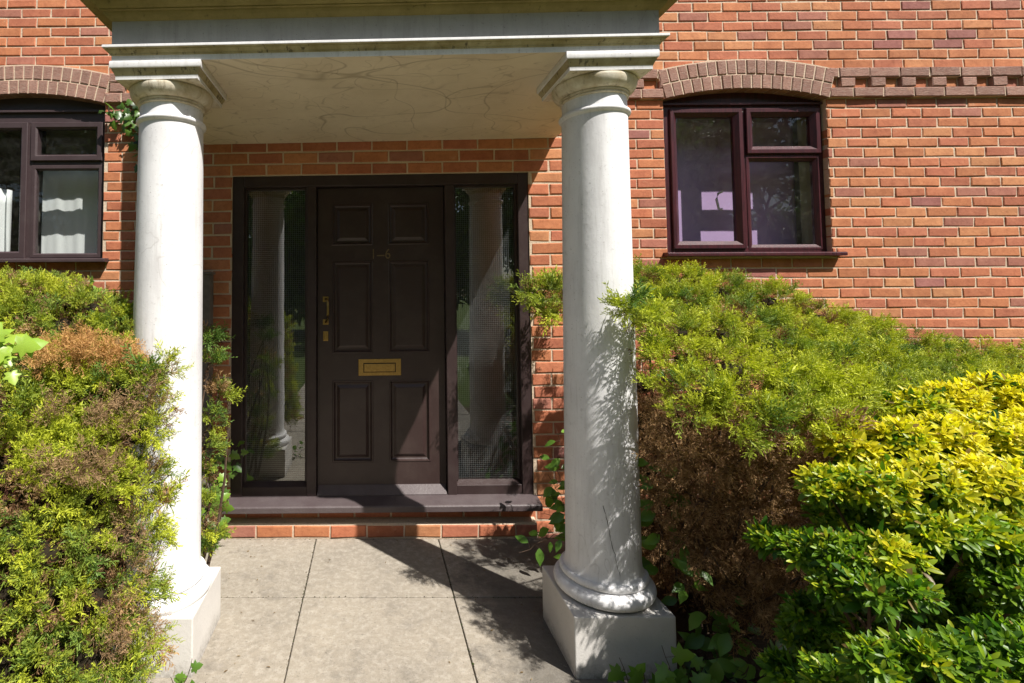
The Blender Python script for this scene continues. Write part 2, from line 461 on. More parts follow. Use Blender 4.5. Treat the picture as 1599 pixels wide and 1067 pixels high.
# ------------------------------------------------------------------ the setting: ground and paving
FY = .58            # face of the walls left and right of the entrance bay
BX0, BX1 = -1.33, 1.45
gm = MB()
gm.quadpts([(-150, -150, -.03), (150, -150, -.03), (150, 150, -.03), (-150, 150, -.03)])
tag(gm.build('ground', M['soil']), kind='structure')
pm = MB()
xs = [-1.12, -.338, .398, 1.2]; ys = [-.075, -.665, -1.42, -2.17, -2.92, -3.67, -4.42, -5.17, -5.92, -6.67]
for i in range(3):
    for k in range(len(ys)-1):
        j = lambda: rnd.uniform(-.0015, .0015)
        z = rnd.uniform(-.002, .001)
        pm.box(xs[i]+.003+j(), xs[i+1]-.003+j(), ys[k+1]+.003+j(), ys[k]-.003+j(), -.05, z, 0)
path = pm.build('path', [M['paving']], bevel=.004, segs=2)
tag(path, kind='structure')
jm = MB(); jm.quadpts([(-1.12, -6.67, -.009), (1.2, -6.67, -.009), (1.2, -.06, -.009), (-1.12, -.06, -.009)])
tag(jm.build('path_joint_sand', M['joint']), kind='structure')

gr = MB()
for _ in range(900):
    if rnd.random() < .6:
        x = rnd.choice(xs[1:3]) + rnd.gauss(0, .004); y = rnd.uniform(-2.2, -.08)
    else:
        x = rnd.uniform(-.75, .85); y = rnd.choice([-.665, -1.42, -.085]) + rnd.gauss(0, .004)
    s = rnd.uniform(.0012, .0042); z = rnd.uniform(-.006, .0005)
    c = rnd.choice([(.05, .07, .02, 1), (.09, .075, .05, 1), (.16, .13, .09, 1), (.035, .03, .022, 1)])
    p = [gr.vert((x + s*rnd.uniform(.6, 1.4)*math.cos(t), y + s*rnd.uniform(.6, 1.4)*math.sin(t), z), c) for t in (0, 1.26, 2.5, 3.8, 5.0)]
    q = gr.vert((x, y, z + s*rnd.uniform(.6, 1.1)), c)
    for k in range(5): gr.face((p[k], p[(k+1) % 5], q))
tag(gr.build('joint_grit', M['dead'], color=True), kind='stuff')

# ------------------------------------------------------------------ the house
house = empty('brick_house', (.06, FY, 0), 'red brick house front with a projecting entrance bay and brown arched windows', 'house')
WL = (-3.24, -2.02); WR = (2.21, 3.43)            # window openings
holesL = [(WL[0], WL[1], 1.735, 3.004)]; holesR = [(WR[0], WR[1], 1.755, 3.004)]
SC0, SC1 = 2.929, 3.154                            # string course
def wall_part(X0, X1, holes, line, jx, jrow, seed, label, yf=FY, Z1=4.5, shz=0.0, sc=True, extra=None):
    r = random.Random(seed)
    mb = MB(shz)
    hb = list(holes)
    if sc: hb.append((X0 - 1, X1 + 1, SC0, SC1))
    brick_wall(mb, X0, X1, -.05, Z1, yf, hb, line, jx, jrow, r)
    mortar_sheet(mb, X0, X1, -.05, Z1, yf + .0055, holes)
    if extra: extra(mb, r)
    o = mb.build('wall', [M['brick'], M['mortar']], house, color=True)
    o['label'] = label
    return o
def row(line, z): return math.floor((z - line) / .075)
wall_part(BX1 - .06, 6.6, holesR, 2.854, 3.576, row(2.854, 2.89), 3, 'sunlit red brick wall with one arched window, string course and dentils')
wall_part(-5.2, BX0 + .06, holesL, 2.854, -2.675, row(2.854, 3.49), 4, 'red brick wall with an arched brown window beside the white column')
# entrance bay, proud of the flanking walls, with its two returns
BH = [(-.885, 1.005, .165, 2.2385)]
def returns(mb, r):
    for xs_, sgn in ((BX0, -1), (BX1, 1)):
        mb.quadpts([(xs_ - sgn*.0055, .0, -.05), (xs_ - sgn*.0055, FY, -.05), (xs_ - sgn*.0055, FY, 3.6), (xs_ - sgn*.0055, .0, 3.6)], 1)
        for k in range(-1, 48):
            z0 = 2.2385 - 30*.075 + k*.075 + .005; z1 = z0 + .065
            if z1 > 3.6: break
            y = .0055 if k % 2 else .0055 + .1125 - .225
            while y < FY:
                a, b = max(y, .004), min(y + .215, FY)
                if b - a > .02:
                    c = brick_col(r); n0 = len(mb.v)
                    xo = xs_; xi = xs_ - sgn*.05
                    mb.box(min(xo, xi), max(xo, xi), a, b, z0, z1, 0, c)
                y += .225
wall_part(BX0, BX1, BH, 2.2385, -.669, row(2.2385, 2.27), 5, 'brick bay wall round the front door, mostly in the shade of the porch', 0.0, 3.6, .009, False, returns)

# brown string course with dentils
def string_course(X0, X1, jx, seed):
    r = random.Random(seed); mb = MB()
    mb.box(X0, X1, FY + .0175, FY + .06, SC0 + .004, SC1 - .004, 1)
    for k in (0, 2): mb.box(X0, X1, FY - .024, FY + .0172, SC0 + k*.075 + .003, SC0 + (k+1)*.075 - .003, 1)
    for k in (0, 2):
        i = math.floor((X0 - jx) / .225) - 1
        while jx + i*.225 < X1:
            a = jx + i*.225 + (.1 if k == 0 else .0) + .004; b = a + .217
            a, b = max(a, X0), min(b, X1)
            if b - a > .02: one_brick(mb, a, b, SC0 + k*.075 + .003, SC0 + (k+1)*.075 - .003, FY - .030, .075, rustic_col(r), 0, r, .004)
            i += 1
    i = math.floor((X0 - jx) / .225) - 1
    while jx + i*.225 < X1:
        a = jx + i*.225 + .012
        for c0, c1, mt, y, cf in ((a, a + .105, 0, FY - .030, rustic_col), (a + .113, a + .213, 2, FY + .0005, brick_col)):
            p, q = max(c0, X0), min(c1, X1)
            if q - p > .02: one_brick(mb, p, q, SC0 + .079, SC0 + .146, y, .075 if mt == 0 else .05, cf(r), mt, r, .004)
        i += 1
    o = mb.build('string_course', [M['rustic'], M['mortar'], M['brick']], house, color=True)
    o['label'] = 'projecting band of brown rustic bricks with dentils'
string_course(WR[1] + .012, 6.6, 3.512, 21)
string_course(BX1, WR[0] - .012, 3.512 - 9*.225, 22)
string_course(WL[1] + .012, BX0, -1.985, 23)
string_course(-5.2, WL[0] - .012, -1.985 - 9*.225, 24)

def window_arch(xc, half, zs, rise, seed):
    r = random.Random(seed); mb = MB()
    R = half*half/(2*rise) + rise/2; zc = zs + rise - R
    a0 = math.asin(half / R)
    # mortar bed behind the voussoirs
    def arc_strip(r0, r1, y, m, d):
        n = 28; v = []
        for k in range(n+1):
            t = -a0 + 2*a0*k/n
            v.append([mb.vert((xc + q*math.sin(t), yy, zc + q*math.cos(t))) for q, yy in ((r0, y), (r1, y), (r1, y+d), (r0, y+d))])
        for a, b in zip(v, v[1:]):
            for k in range(4):
                l = (k+1) % 4; mb.face((a[k], b[k], b[l], a[l]), m)
        mb.face(v[0], m); mb.face(v[-1][::-1], m)
    arc_strip(R + .003, R + .224, FY - .0265, 1, .10)
    for ring in range(2):
        r0 = R + ring*.1125; r1 = r0 + .1035
        nb = round(2*a0*r0 / .0725)
        for k in range(nb):
            t0 = -a0 + 2*a0*k/nb; t1 = -a0 + 2*a0*(k+1)/nb
            g = .0042 / r0
            t0 += g; t1 -= g; c = rustic_col(r); y = FY - .032 + r.uniform(-.002, .002); bv = .004
            P = lambda q, t, yy: mb.vert((xc + q*math.sin(t), yy, zc + q*math.cos(t)), c)
            db = bv / r0
            A = [P(r0+bv, t0+db, y), P(r0+bv, t1-db, y), P(r1-bv, t1-db, y), P(r1-bv, t0+db, y)]
            B = [P(r0, t0, y+bv), P(r0, t1, y+bv), P(r1, t1, y+bv), P(r1, t0, y+bv)]
            D = [P(r0, t0, y+.1), P(r0, t1, y+.1), P(r1, t1, y+.1), P(r1, t0, y+.1)]
            mb.face(A, 0)
            for i in range(4):
                l = (i+1) % 4
                mb.face((A[l], A[i], B[i], B[l]), 0); mb.face((B[l], B[i], D[i], D[l]), 0)
    o = mb.build('window_arch', [M['rustic'], M['mortar']], house, color=True)
    return o
window_arch((WL[0]+WL[1])/2, .612, 2.925, .075, 31)
window_arch((WR[0]+WR[1])/2, .612, 2.925, .075, 32)

def rail_frame(mb, x0, x1, z0, z1, w, y0, y1, ch=0.0, m=0, wb=None):
    """a mitred rectangular frame with a splayed inner edge (ch) sloping back to the glass"""
    wb = w if wb is None else wb
    O = [(x0, z0), (x1, z0), (x1, z1), (x0, z1)]
    I = [(x0+w-ch, z0+wb-ch), (x1-w+ch, z0+wb-ch), (x1-w+ch, z1-w+ch), (x0+w-ch, z1-w+ch)]
    G = [(x0+w, z0+wb), (x1-w, z0+wb), (x1-w, z1-w), (x0+w, z1-w)]
    yb = y0 + ch*.9
    def ring(pts, y): return [mb.vert((p[0], y, p[1])) for p in pts]
    bv = .004
    Oo = [(x0, z0), (x1, z0), (x1, z1), (x0, z1)]
    Oi = [(x0+bv, z0+bv), (x1-bv, z0+bv), (x1-bv, z1-bv), (x0+bv, z1-bv)]
    rings = [ring(O, y1), ring(Oo, y0+bv), ring(Oi, y0), ring(I, y0), ring(G, yb), ring(G, y1)]
    for a, b in zip(rings, rings[1:]):
        for k in range(4):
            l = (k+1) % 4
            mb.face((a[k], a[l], b[l], b[k]), m)
def pane(x0, x1, z0, z1, y, parent):
    mb = MB(); mb.quadpts([(x0-.006, y, z0-.006), (x1+.006, y, z0-.006), (x1+.006, y, z1+.006), (x0-.006, y, z1+.006)])
    return mb.build('pane', M['glass'], parent)

def make_window(op, zb, zt, xm, sash, vent, fix, fmat, label, ch, head):
    """op = opening, zb..zt = frame; sash / vent / fix = (x0,x1,z0,z1,rail)"""
    x0, x1 = op; yf = FY + .046
    w = MB()
    w.box(x0+.002, sash[0]+.016, yf, yf+.07, zb, zt); w.box(vent[1]-.016, x1-.002, yf, yf+.07, zb, zt)
    w.box(sash[0]+.016, vent[1]-.016, yf, yf+.07, head, zt); w.box(sash[0]+.016, vent[1]-.016, yf, yf+.07, zb, sash[2]+.014)
    w.box(sash[1]-.014, vent[0]+.016, yf+.001, yf+.069, sash[2]+.014, head)
    w.box(vent[0]+.016, vent[1]-.016, yf+.002, yf+.068, fix[3], vent[2]+.014)
    win = w.build('window', fmat, house, bevel=.003)
    win['label'] = label
    # drip lip over the head
    l = MB(); l.box(x0+.004, x1-.004, yf-.022, yf-.001, zt-.030, zt-.012); l.build('drip_bar', fmat, win, bevel=.003)
    # curved board filling the arch
    a = MB(); pts = []
    half = (x1-x0)/2 + .01; rise = .085; R = half*half/(2*rise) + rise/2; xc = (x0+x1)/2; a0 = math.asin(half/R)
    for k in range(25):
        t = -a0 + 2*a0*k/24
        pts.append((xc + R*math.sin(t), zt + .02 + rise - R + R*math.cos(t)))
    pts = [(x0, zt-.005)] + pts + [(x1, zt-.005)]
    fr = [a.vert((p[0], yf+.012, p[1])) for p in pts]; bk = [a.vert((p[0], yf+.05, p[1])) for p in pts]
    a.face(fr[::-1]); a.face(bk)
    for k in range(len(pts)):
        l2 = (k+1) % len(pts); a.face((fr[k], fr[l2], bk[l2], bk[k]))
    a.build('arch_infill', fmat, win)
    for nm, s in (('casement', sash), ('top_vent', vent)):
        c = MB(); rail_frame(c, s[0], s[1], s[2], s[3], s[4], yf-.018, yf+.04, ch)
        c.build(nm, fmat, win)
        pane(s[0]+s[4], s[1]-s[4], s[2]+s[4], s[3]-s[4], yf+.02, win)
    c = MB(); rail_frame(c, fix[0], fix[1], fix[2], fix[3], fix[4], yf-.003, yf+.04, ch*.8)
    c.build('fixed_light', fmat, win)
    pane(fix[0]+fix[4], fix[1]-fix[4], fix[2]+fix[4], fix[3]-fix[4], yf+.02, win)
    # sill with a drip nose
    s = MB(); s.prism_x([(FY-.065, zb-.034), (FY-.065, zb-.012), (FY-.055, zb-.006), (yf+.06, zb+.003), (yf+.06, zb-.034)][::-1], x0-.035, x1+.05)
    s.build('window_sill', fmat, win, bevel=.003)
    return win
wr = make_window(WR, 1.775, 2.925, 2.84, (2.275, 2.822, 1.803, 2.868, .058), (2.850, 3.405, 2.522, 2.870, .060), (2.842, 3.405, 1.79, 2.512, .044), M['mahog'],
    'mahogany red arched window with a wide bevelled casement', .030, 2.85)
wl = make_window(WL, 1.752, 2.905, -2.61, (-3.19, -2.628, 1.752, 2.80, .054), (-2.603, -2.052, 2.500, 2.798, .048), (-2.60, -2.052, 1.755, 2.470, .036), M['lframe'],
    'plain brown painted arched window beside the white column', .012, 2.79)
# white catch inside the right-hand casement
h = MB(); h.tube([(2.735, .735, 2.12), (2.715, .75, 2.125), (2.703, .755, 2.20), (2.715, .752, 2.245), (2.745, .74, 2.262)], .009, 8)
h.build('window_handle', M['upvc'], wr, smooth=40)

# rooms behind the openings
def room(x0, x1, y0, y1, z0, z1, mat, door=None):
    mb = MB(); i = [mb.vert(p) for p in ((x0,y0,z0),(x1,y0,z0),(x1,y1,z0),(x0,y1,z0),(x0,y0,z1),(x1,y0,z1),(x1,y1,z1),(x0,y1,z1))]
    for q in ((0,1,2,3),(4,7,6,5),(1,5,6,2),(2,6,7,3),(3,7,4,0)): mb.face([i[k] for k in q])
    return mb
mb = room(1.9, 3.62, FY+.15, 2.6, 1.0, 3.2, None); mb.build('room_lining', M['plaster'], house)
mb = room(-3.9, -1.9, FY+.15, 2.6, 1.0, 3.2, None); mb.build('room_lining', M['plaster'], house)
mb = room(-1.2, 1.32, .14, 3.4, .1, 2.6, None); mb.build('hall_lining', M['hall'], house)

# ------------------------------------------------------------------ the doorway
SH = .009
fm = MB(SH)
FYF, FYB = .012, .10
fm.box(-.885, -.812, FYF, FYB, .20, 2.238); fm.box(.938, 1.005, FYF, FYB, .20, 2.238)
fm.box(-.812, .938, FYF, FYB, 2.168, 2.238)
fm.box(-.409, -.348, FYF+.001, FYB, .20, 2.168); fm.box(.474, .532, FYF+.001, FYB, .20, 2.168)
dframe = fm.build('door_frame', M['frame'], house, bevel=.004)
def sidelight(x0, x1):
    mb = MB(SH)
    # bottom rail with a sloping top, thin beads on the other sides
    mb.prism_x([(FYF+.006, .201), (FYF+.006, .275), (FYF+.048, .298), (FYB-.005, .298), (FYB-.005, .201)][::-1], x0, x1)
    for a, b, c, d in ((x0, x0+.014, .298, 2.168), (x1-.014, x1, .298, 2.168), (x0+.014, x1-.014, 2.154, 2.168)):
        mb.box(a, b, FYF+.03, FYB-.01, c, d)
    s = mb.build('sidelight', M['frame'], house, bevel=.002)
    g = MB(SH); g.quadpts([(x0+.01, FYF+.05, .29), (x1-.01, FYF+.05, .29), (x1-.01, FYF+.05, 2.16), (x0+.01, FYF+.05, 2.16)])
    g.build('pane', M['sideglass'], s)
    w = MB(SH); t = .00058; p = .0127; y = FYF + .0535
    k = 1
    while x0 + .012 + k*p < x1 - .012:
        x = x0 + .012 + k*p; w.box(x-t, x+t, y, y+.001, .295, 2.158); k += 1
    k = 1
    while .298 + k*p < 2.154:
        z = .298 + k*p; w.box(x0+.012, x1-.012, y-.0008, y+.0002, z-t, z+t); k += 1
    w.build('wire_mesh', M['wire'], s)
    return s
sidelight(-.812, -.409); sidelight(.532, .938)
# door leaf: stiles and rails cut by six moulded panels
DX0, DX1, DZ0, DZ1, DY = -.344, .470, .212, 2.164, .062
dm = MB(SH)
cols = [(-.251, .012), (.111, .376)]; rows = [(.409, .925), (1.096, 1.691), (1.791, 2.062)]
xsn = [DX0, cols[0][0], cols[0][1], cols[1][0], cols[1][1], DX1]; zsn = [DZ0]
for a, b in rows: zsn += [a, b]
zsn.append(DZ1)
for i in range(5):
    for k in range(7):
        if i in (1, 3) and k in (1, 3, 5):
            x0, x1, z0, z1 = xsn[i], xsn[i+1], zsn[k], zsn[k+1]
            prof = [(0, 0), (.004, -.003), (.010, -.003), (.016, .008), (.022, .012), (.030, .012), (.034, .010), (.048, .003), (.052, .0025)]
            rings = []
            for d, y in prof:
                rings.append([dm.vert((q[0], DY+y, q[1])) for q in ((x0+d, z0+d), (x1-d, z0+d), (x1-d, z1-d), (x0+d, z1-d))])
            for a, b in zip(rings, rings[1:]):
                for q in range(4):
                    l = (q+1) % 4; dm.face((a[q], a[l], b[l], b[q]))
            dm.face(rings[-1])
        else:
            dm.quadpts([(xsn[i], DY, zsn[k]), (xsn[i+1], DY, zsn[k]), (xsn[i+1], DY, zsn[k+1]), (xsn[i], DY, zsn[k+1])])
dm.box(DX0, DX1, DY+.016, DY+.045, DZ0, DZ1)
for a, b, c, d in ((DX0, DX0, DZ0, DZ1), (DX1, DX1, DZ0, DZ1)):
    dm.quadpts([(a, DY, c), (a, DY+.016, c), (a, DY+.016, d), (a, DY, d)])
door = dm.build('front_door', M['door'], house)
wb = MB(SH); wb.prism_x([(DY-.05, .214), (DY-.05, .226), (DY-.001, .272), (DY-.001, .214)][::-1], DX0+.002, DX1-.002)
wb.build('weatherboard', M['sill'], door, bevel=.003)
# pull handle, lock, letter plate, house number
hm = MB(SH); hx = -.292
hm.box(hx-.018, hx+.018, DY-.006, DY, 1.428, 1.462); hm.box(hx-.018, hx+.018, DY-.006, DY, 1.282, 1.316)
hm.tube([(hx, DY-.004, 1.445), (hx+.006, DY-.030, 1.443), (hx+.016, DY-.046, 1.432), (hx+.018, DY-.05, 1.40), (hx+.018, DY-.05, 1.345), (hx+.016, DY-.046, 1.313), (hx+.006, DY-.030, 1.301), (hx, DY-.004, 1.299)], .0085, 10)
hm.build('door_handle', M['brass'], door, smooth=45)
lm = MB(SH); lm.box(hx-.017, hx+.017, DY-.005, DY, 1.178, 1.240)
lm.lathe([(.0, 0)], 0, 0, 3) if False else None
lm.box(hx-.008, hx+.008, DY-.010, DY-.005, 1.190, 1.228)
lm.build('door_lock', M['brass'], door, bevel=.003)
pm2 = MB(SH); pm2.box(-.083, .190, DY-.006, DY, .955, 1.060)
lp = pm2.build('letter_plate', M['brass'], door, bevel=.002)
pf = MB(SH); pf.box(-.047, .152, DY-.011, DY-.006, .980, 1.030); pf.build('letter_flap', M['brass'], lp, bevel=.004)
pk = MB(SH); pk.box(-.051, .156, DY-.0068, DY-.006, .975, 1.035); pk.build('flap_gap', M['dark'], lp)
def text_mesh(s, size, x, z, y, sx=1.0):
    cu = bpy.data.curves.new('n', 'FONT'); cu.body = s; cu.size = size; cu.extrude = .0015; cu.align_x = 'CENTER'
    o = bpy.data.objects.new('n', cu); COL.objects.link(o)
    bpy.context.view_layer.update()
    me = o.evaluated_get(bpy.context.evaluated_depsgraph_get()).to_mesh()
    vs = [(x + v.co.x*sx, y - v.co.z, z + v.co.y) for v in me.vertices]; fs = [tuple(p.vertices) for p in me.polygons]
    bpy.data.objects.remove(o, do_unlink=True); bpy.data.curves.remove(cu)
    return vs, fs
nm = MB(SH)
for s_, x_, sx_ in (('1', .016, .75), ('-', .063, 2.2), ('6', .109, .85)):
    vs, fs = text_mesh(s_, .092, x_, 1.702, DY-.003, sx_)
    b0 = len(nm.v)
    for p in vs: nm.vert(p)
    for f in fs: nm.face([k + b0 for k in f])
nm.build('door_number', M['dull'], door)
# threshold sill, base course
sm = MB(SH); sm.prism_x([(-.108, .165), (-.108, .198), (-.100, .205), (.03, .222), (.09, .222), (.09, .165)][::-1], -.905, 1.022)
sm.build('door_sill', M['sill'], house, bevel=.004)
bs = MB(.004); r_ = random.Random(77)
x = -.93
while x < .99:
    one_brick(bs, x+.005, min(x+.22, 1.0), .002, .070, -.066, .10, brick_col(r_), 0, r_)
    x += .225
bs.prism_x([(-.060, -.05), (-.060, .074), (-.052, .082), (.004, .094), (.004, -.05)][::-1], -.925, 1.0, 1)
o = bs.build('base_course', [M['brick'], M['mortar']], house, color=True)

# ------------------------------------------------------------------ the portico
PSH = dict(shz=.013, shx=.0)
portico = empty('portico', (.06, -.6, 0), 'white portico of two round columns carrying a flat moulded canopy', 'portico')
XL, XR, YF = -1.06, 1.178, -1.18
def sweep(mb, prof, m=0):
    loops = []
    for o_, z in prof:
        loops.append([mb.vert(p) for p in ((XL-o_, -.002, z), (XL-o_, YF-o_, z), (XR+o_, YF-o_, z), (XR+o_, -.002, z))])
    for a, b in zip(loops, loops[1:]):
        for k in range(3): mb.face((a[k], a[k+1], b[k+1], b[k]), m)
a = MB(**PSH)
sweep(a, [(0, 2.449), (0, 2.472)], 0)
sweep(a, [(0, 2.472), (.003, 2.474), (.005, 2.480), (.011, 2.486), (.016, 2.490), (.018, 2.4945), (.026, 2.496)], 1)
sweep(a, [(.026, 2.496), (.027, 2.498), (.027, 2.506), (.025, 2.508), (0, 2.510)], 0)
a.build('architrave', [M['white'], M['stained']], portico)
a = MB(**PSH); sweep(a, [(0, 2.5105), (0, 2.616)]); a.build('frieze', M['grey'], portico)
a = MB(**PSH)
sweep(a, [(0, 2.616), (.003, 2.616), (.006, 2.620), (.018, 2.631), (.024, 2.640), (.026, 2.646), (.036, 2.647), (.036, 2.652), (.046, 2.658), (.058, 2.670), (.062, 2.677), (.064, 2.680),
          (.108, 2.682), (.108, 2.735), (.114, 2.737), (.122, 2.745), (.134, 2.765), (.136, 2.79), (.13, 2.795)], 0)
a.quadpts([(XL-.13, -.002, 2.795), (XL-.13, YF-.13, 2.795), (XR+.13, YF-.13, 2.795), (XR+.13, -.002, 2.795)], 0)
a.build('cornice', M['cornice'], portico)
a = MB(**PSH)
nx, ny, rr = 1, 1, .05
pts = [(XL+.001, YF+.001), (XR-.001, YF+.001)]
def corner(cx, cy, a0): return [(cx + rr*math.cos(math.radians(a0+t)), cy + rr*math.sin(math.radians(a0+t))) for t in range(0, 91, 15)]
pts += [(XR-.001, -.003), (XL+.001, -.003)]
i = [a.vert((p[0], p[1], 2.4495)) for p in pts]; a.face(i[::-1])
a.build('soffit', M['soffit'], portico)

def column(cx, cy, label, crack=False):
    sh = dict(shz=.013, shx=.004, x0=.06)
    shaft = MB(**sh)
    prof = [(.160, .318), (.153, .326), (.149, .338), (.1472, .36)]
    for k in range(1, 25):
        t = k/24; prof.append((.1470 - .0135*(t**1.25), .36 + (2.226-.36)*t))
    shaft.lathe(prof, cx, cy, 96)
    col = shaft.build('column', M['white'], portico, smooth=35)
    col['label'] = label
    p = MB(shz=.004, x0=.06); pcx = cx + (-.006 if cx < 0 else .0)
    p.box(pcx-.196, pcx+.196, cy-.187, cy+.187, -.06, .2272)
    p.build('plinth', M['plinth'], col, bevel=.006, segs=3)
    b = MB(**sh); pr = [(.172, .2275)]
    for k in range(13):
        t = -math.pi/2 + math.pi*k/12; pr.append((.170 + .0275*math.cos(t), .2555 + .0275*math.sin(t)))
    pr += [(.174, .2835), (.166, .286)]
    for k in range(11):
        t = -math.pi/2 + math.pi*k/10; pr.append((.156 + .0165*math.cos(t), .3035 + .0165*math.sin(t)))
    pr += [(.150, .3205)]
    b.lathe(pr, cx, cy, 96); b.build('column_base', M['white'], col, smooth=50)
    c = MB(**sh)
    pr = [(.1335, 2.222), (.139, 2.226), (.1445, 2.231), (.146, 2.237), (.1445, 2.243), (.139, 2.248), (.1335, 2.250), (.1315, 2.258), (.1315, 2.300)]
    c.lathe(pr, cx, cy, 96, 0)
    pr = [(.1315, 2.300), (.1385, 2.302), (.1395, 2.307), (.136, 2.311), (.141, 2.313), (.142, 2.318), (.1395, 2.321)]
    for k in range(13):
        t = k/12*1.45; pr.append((.140 + .034*math.sin(t), 2.322 + .046*(1-math.cos(t))/(1-math.cos(1.45))))
    pr += [(.172, 2.373), (.160, 2.3765)]
    c.lathe(pr, cx, cy, 96, 1)
    # square abacus with a moulded edge
    ab = [(.168, 2.3765), (.1695, 2.3775), (.1695, 2.391), (.1705, 2.393), (.174, 2.402), (.180, 2.412), (.1815, 2.420), (.186, 2.421), (.1875, 2.424), (.1875, 2.444), (.186, 2.4493)]
    rings = [[c.vert((cx+sx*h_, cy+sy*h_, z)) for sx, sy in ((-1,-1),(1,-1),(1,1),(-1,1))] for h_, z in ab]
    mm = [2, 2, 2, 4, 4, 4, 2, 2, 2, 2]
    for q, (r0, r1) in enumerate(zip(rings, rings[1:])):
        for k in range(4):
            l = (k+1) % 4; c.face((r0[k], r0[l], r1[l], r1[k]), mm[q])
    c.face(rings[0][::-1], 3); c.face(rings[-1], 2)
    c.build('capital', [M['white'], M['capital'], M['white'], M['capital'], M['stained']], col, smooth=38)
    if crack:
        ck = MB(**sh); pts = []
        n_ = 26
        for k in range(n_):
            t = k/(n_-1); z = .62 - .29*t; ang = math.radians(-112 + 24*t + rnd.uniform(-1.0, 1.0)); rad = .1474 + .0006
            pts.append((ang, z, rad, rnd.uniform(.0004, .0013)))
        for (a0, z0, r0, w0), (a1, z1, r1, w1) in zip(pts, pts[1:]):
            ck.quadpts([(cx+r0*math.cos(a0)-w0, cy+r0*math.sin(a0), z0), (cx+r1*math.cos(a1)-w1, cy+r1*math.sin(a1), z1),
                        (cx+r1*math.cos(a1)+w1, cy+r1*math.sin(a1), z1), (cx+r0*math.cos(a0)+w0, cy+r0*math.sin(a0), z0)])
        ck.build('crack', M['dark'], col)
    return col
column(-.888, -1.0, 'left white column, its foot hidden by juniper')
column(.975, -1.0, 'right white column with a crack above its base', True)

# grey post against the bay wall, behind the left column
gp = MB(); gp.box(-1.075, -.988, -.10, -.03, -.03, 1.60); gp.box(-1.085, -.978, -.108, -.022, 1.60, 1.615)
tag(gp.build('post', M['post'], bevel=.004), 'weathered grey timber post against the brick behind the left column', 'post')

# ------------------------------------------------------------------ curtains, blind and added cream strip behind the windows
def cloth(name, x0, x1, z0, z1, y, amp, waves, mat, label, cat, nx=60, nz=6, slope=0.0):
    vs, fs = [], []
    for k in range(nz+1):
        for i in range(nx+1):
            u = i/nx; t = k/nz
            yy = y + amp*math.sin(2*math.pi*waves*u + .6*math.sin(5*u) + .35*t) + amp*.4*math.sin(2*math.pi*waves*2.3*u + t)
            vs.append((x0 + (x1-x0)*u, yy, z0 + (z1-z0)*t + slope*u*t))
    for k in range(nz):
        for i in range(nx):
            a_ = k*(nx+1)+i; fs.append((a_, a_+1, a_+nx+2, a_+nx+1))
    mb = MB(); mb.v = vs; mb.c = [(1,1,1,1)]*len(vs); mb.f = fs; mb.m = [0]*len(fs)
    o = mb.build(name, mat, smooth=60)
    md = o.modifiers.new('thick', 'SOLIDIFY'); md.thickness = .002
    return tag(o, label, cat)
cloth('window_blind', 1.98, 3.435, 1.55, 3.05, .90, .003, 2, M['purple'], 'plain purple blind hanging behind the mahogany window', 'blind')
cloth('curtain', -2.68, -2.12, 1.55, 2.60, .88, .004, 3, M['net'], 'flat white curtain panel behind the lower right pane of the brown window', 'curtain')
cloth('curtain', -3.5, -2.90, 1.60, 2.42, .84, .022, 7, M['net'], 'pleated white curtain behind the casement at the photo edge', 'curtain', slope=-.10)
cloth('curtain', 3.445, 3.60, 1.30, 3.05, .86, .004, 1, M['cream'], 'cream strip added in place of the lit room wall at the right edge of the mahogany window', 'curtain')  # cream sheet added to stand in for the bright room wall
cloth('curtain', -2.80, -2.69, 1.55, 2.9, .93, .015, 3, M['hall'], 'dark drawn-back curtain between the two white curtains', 'curtain')
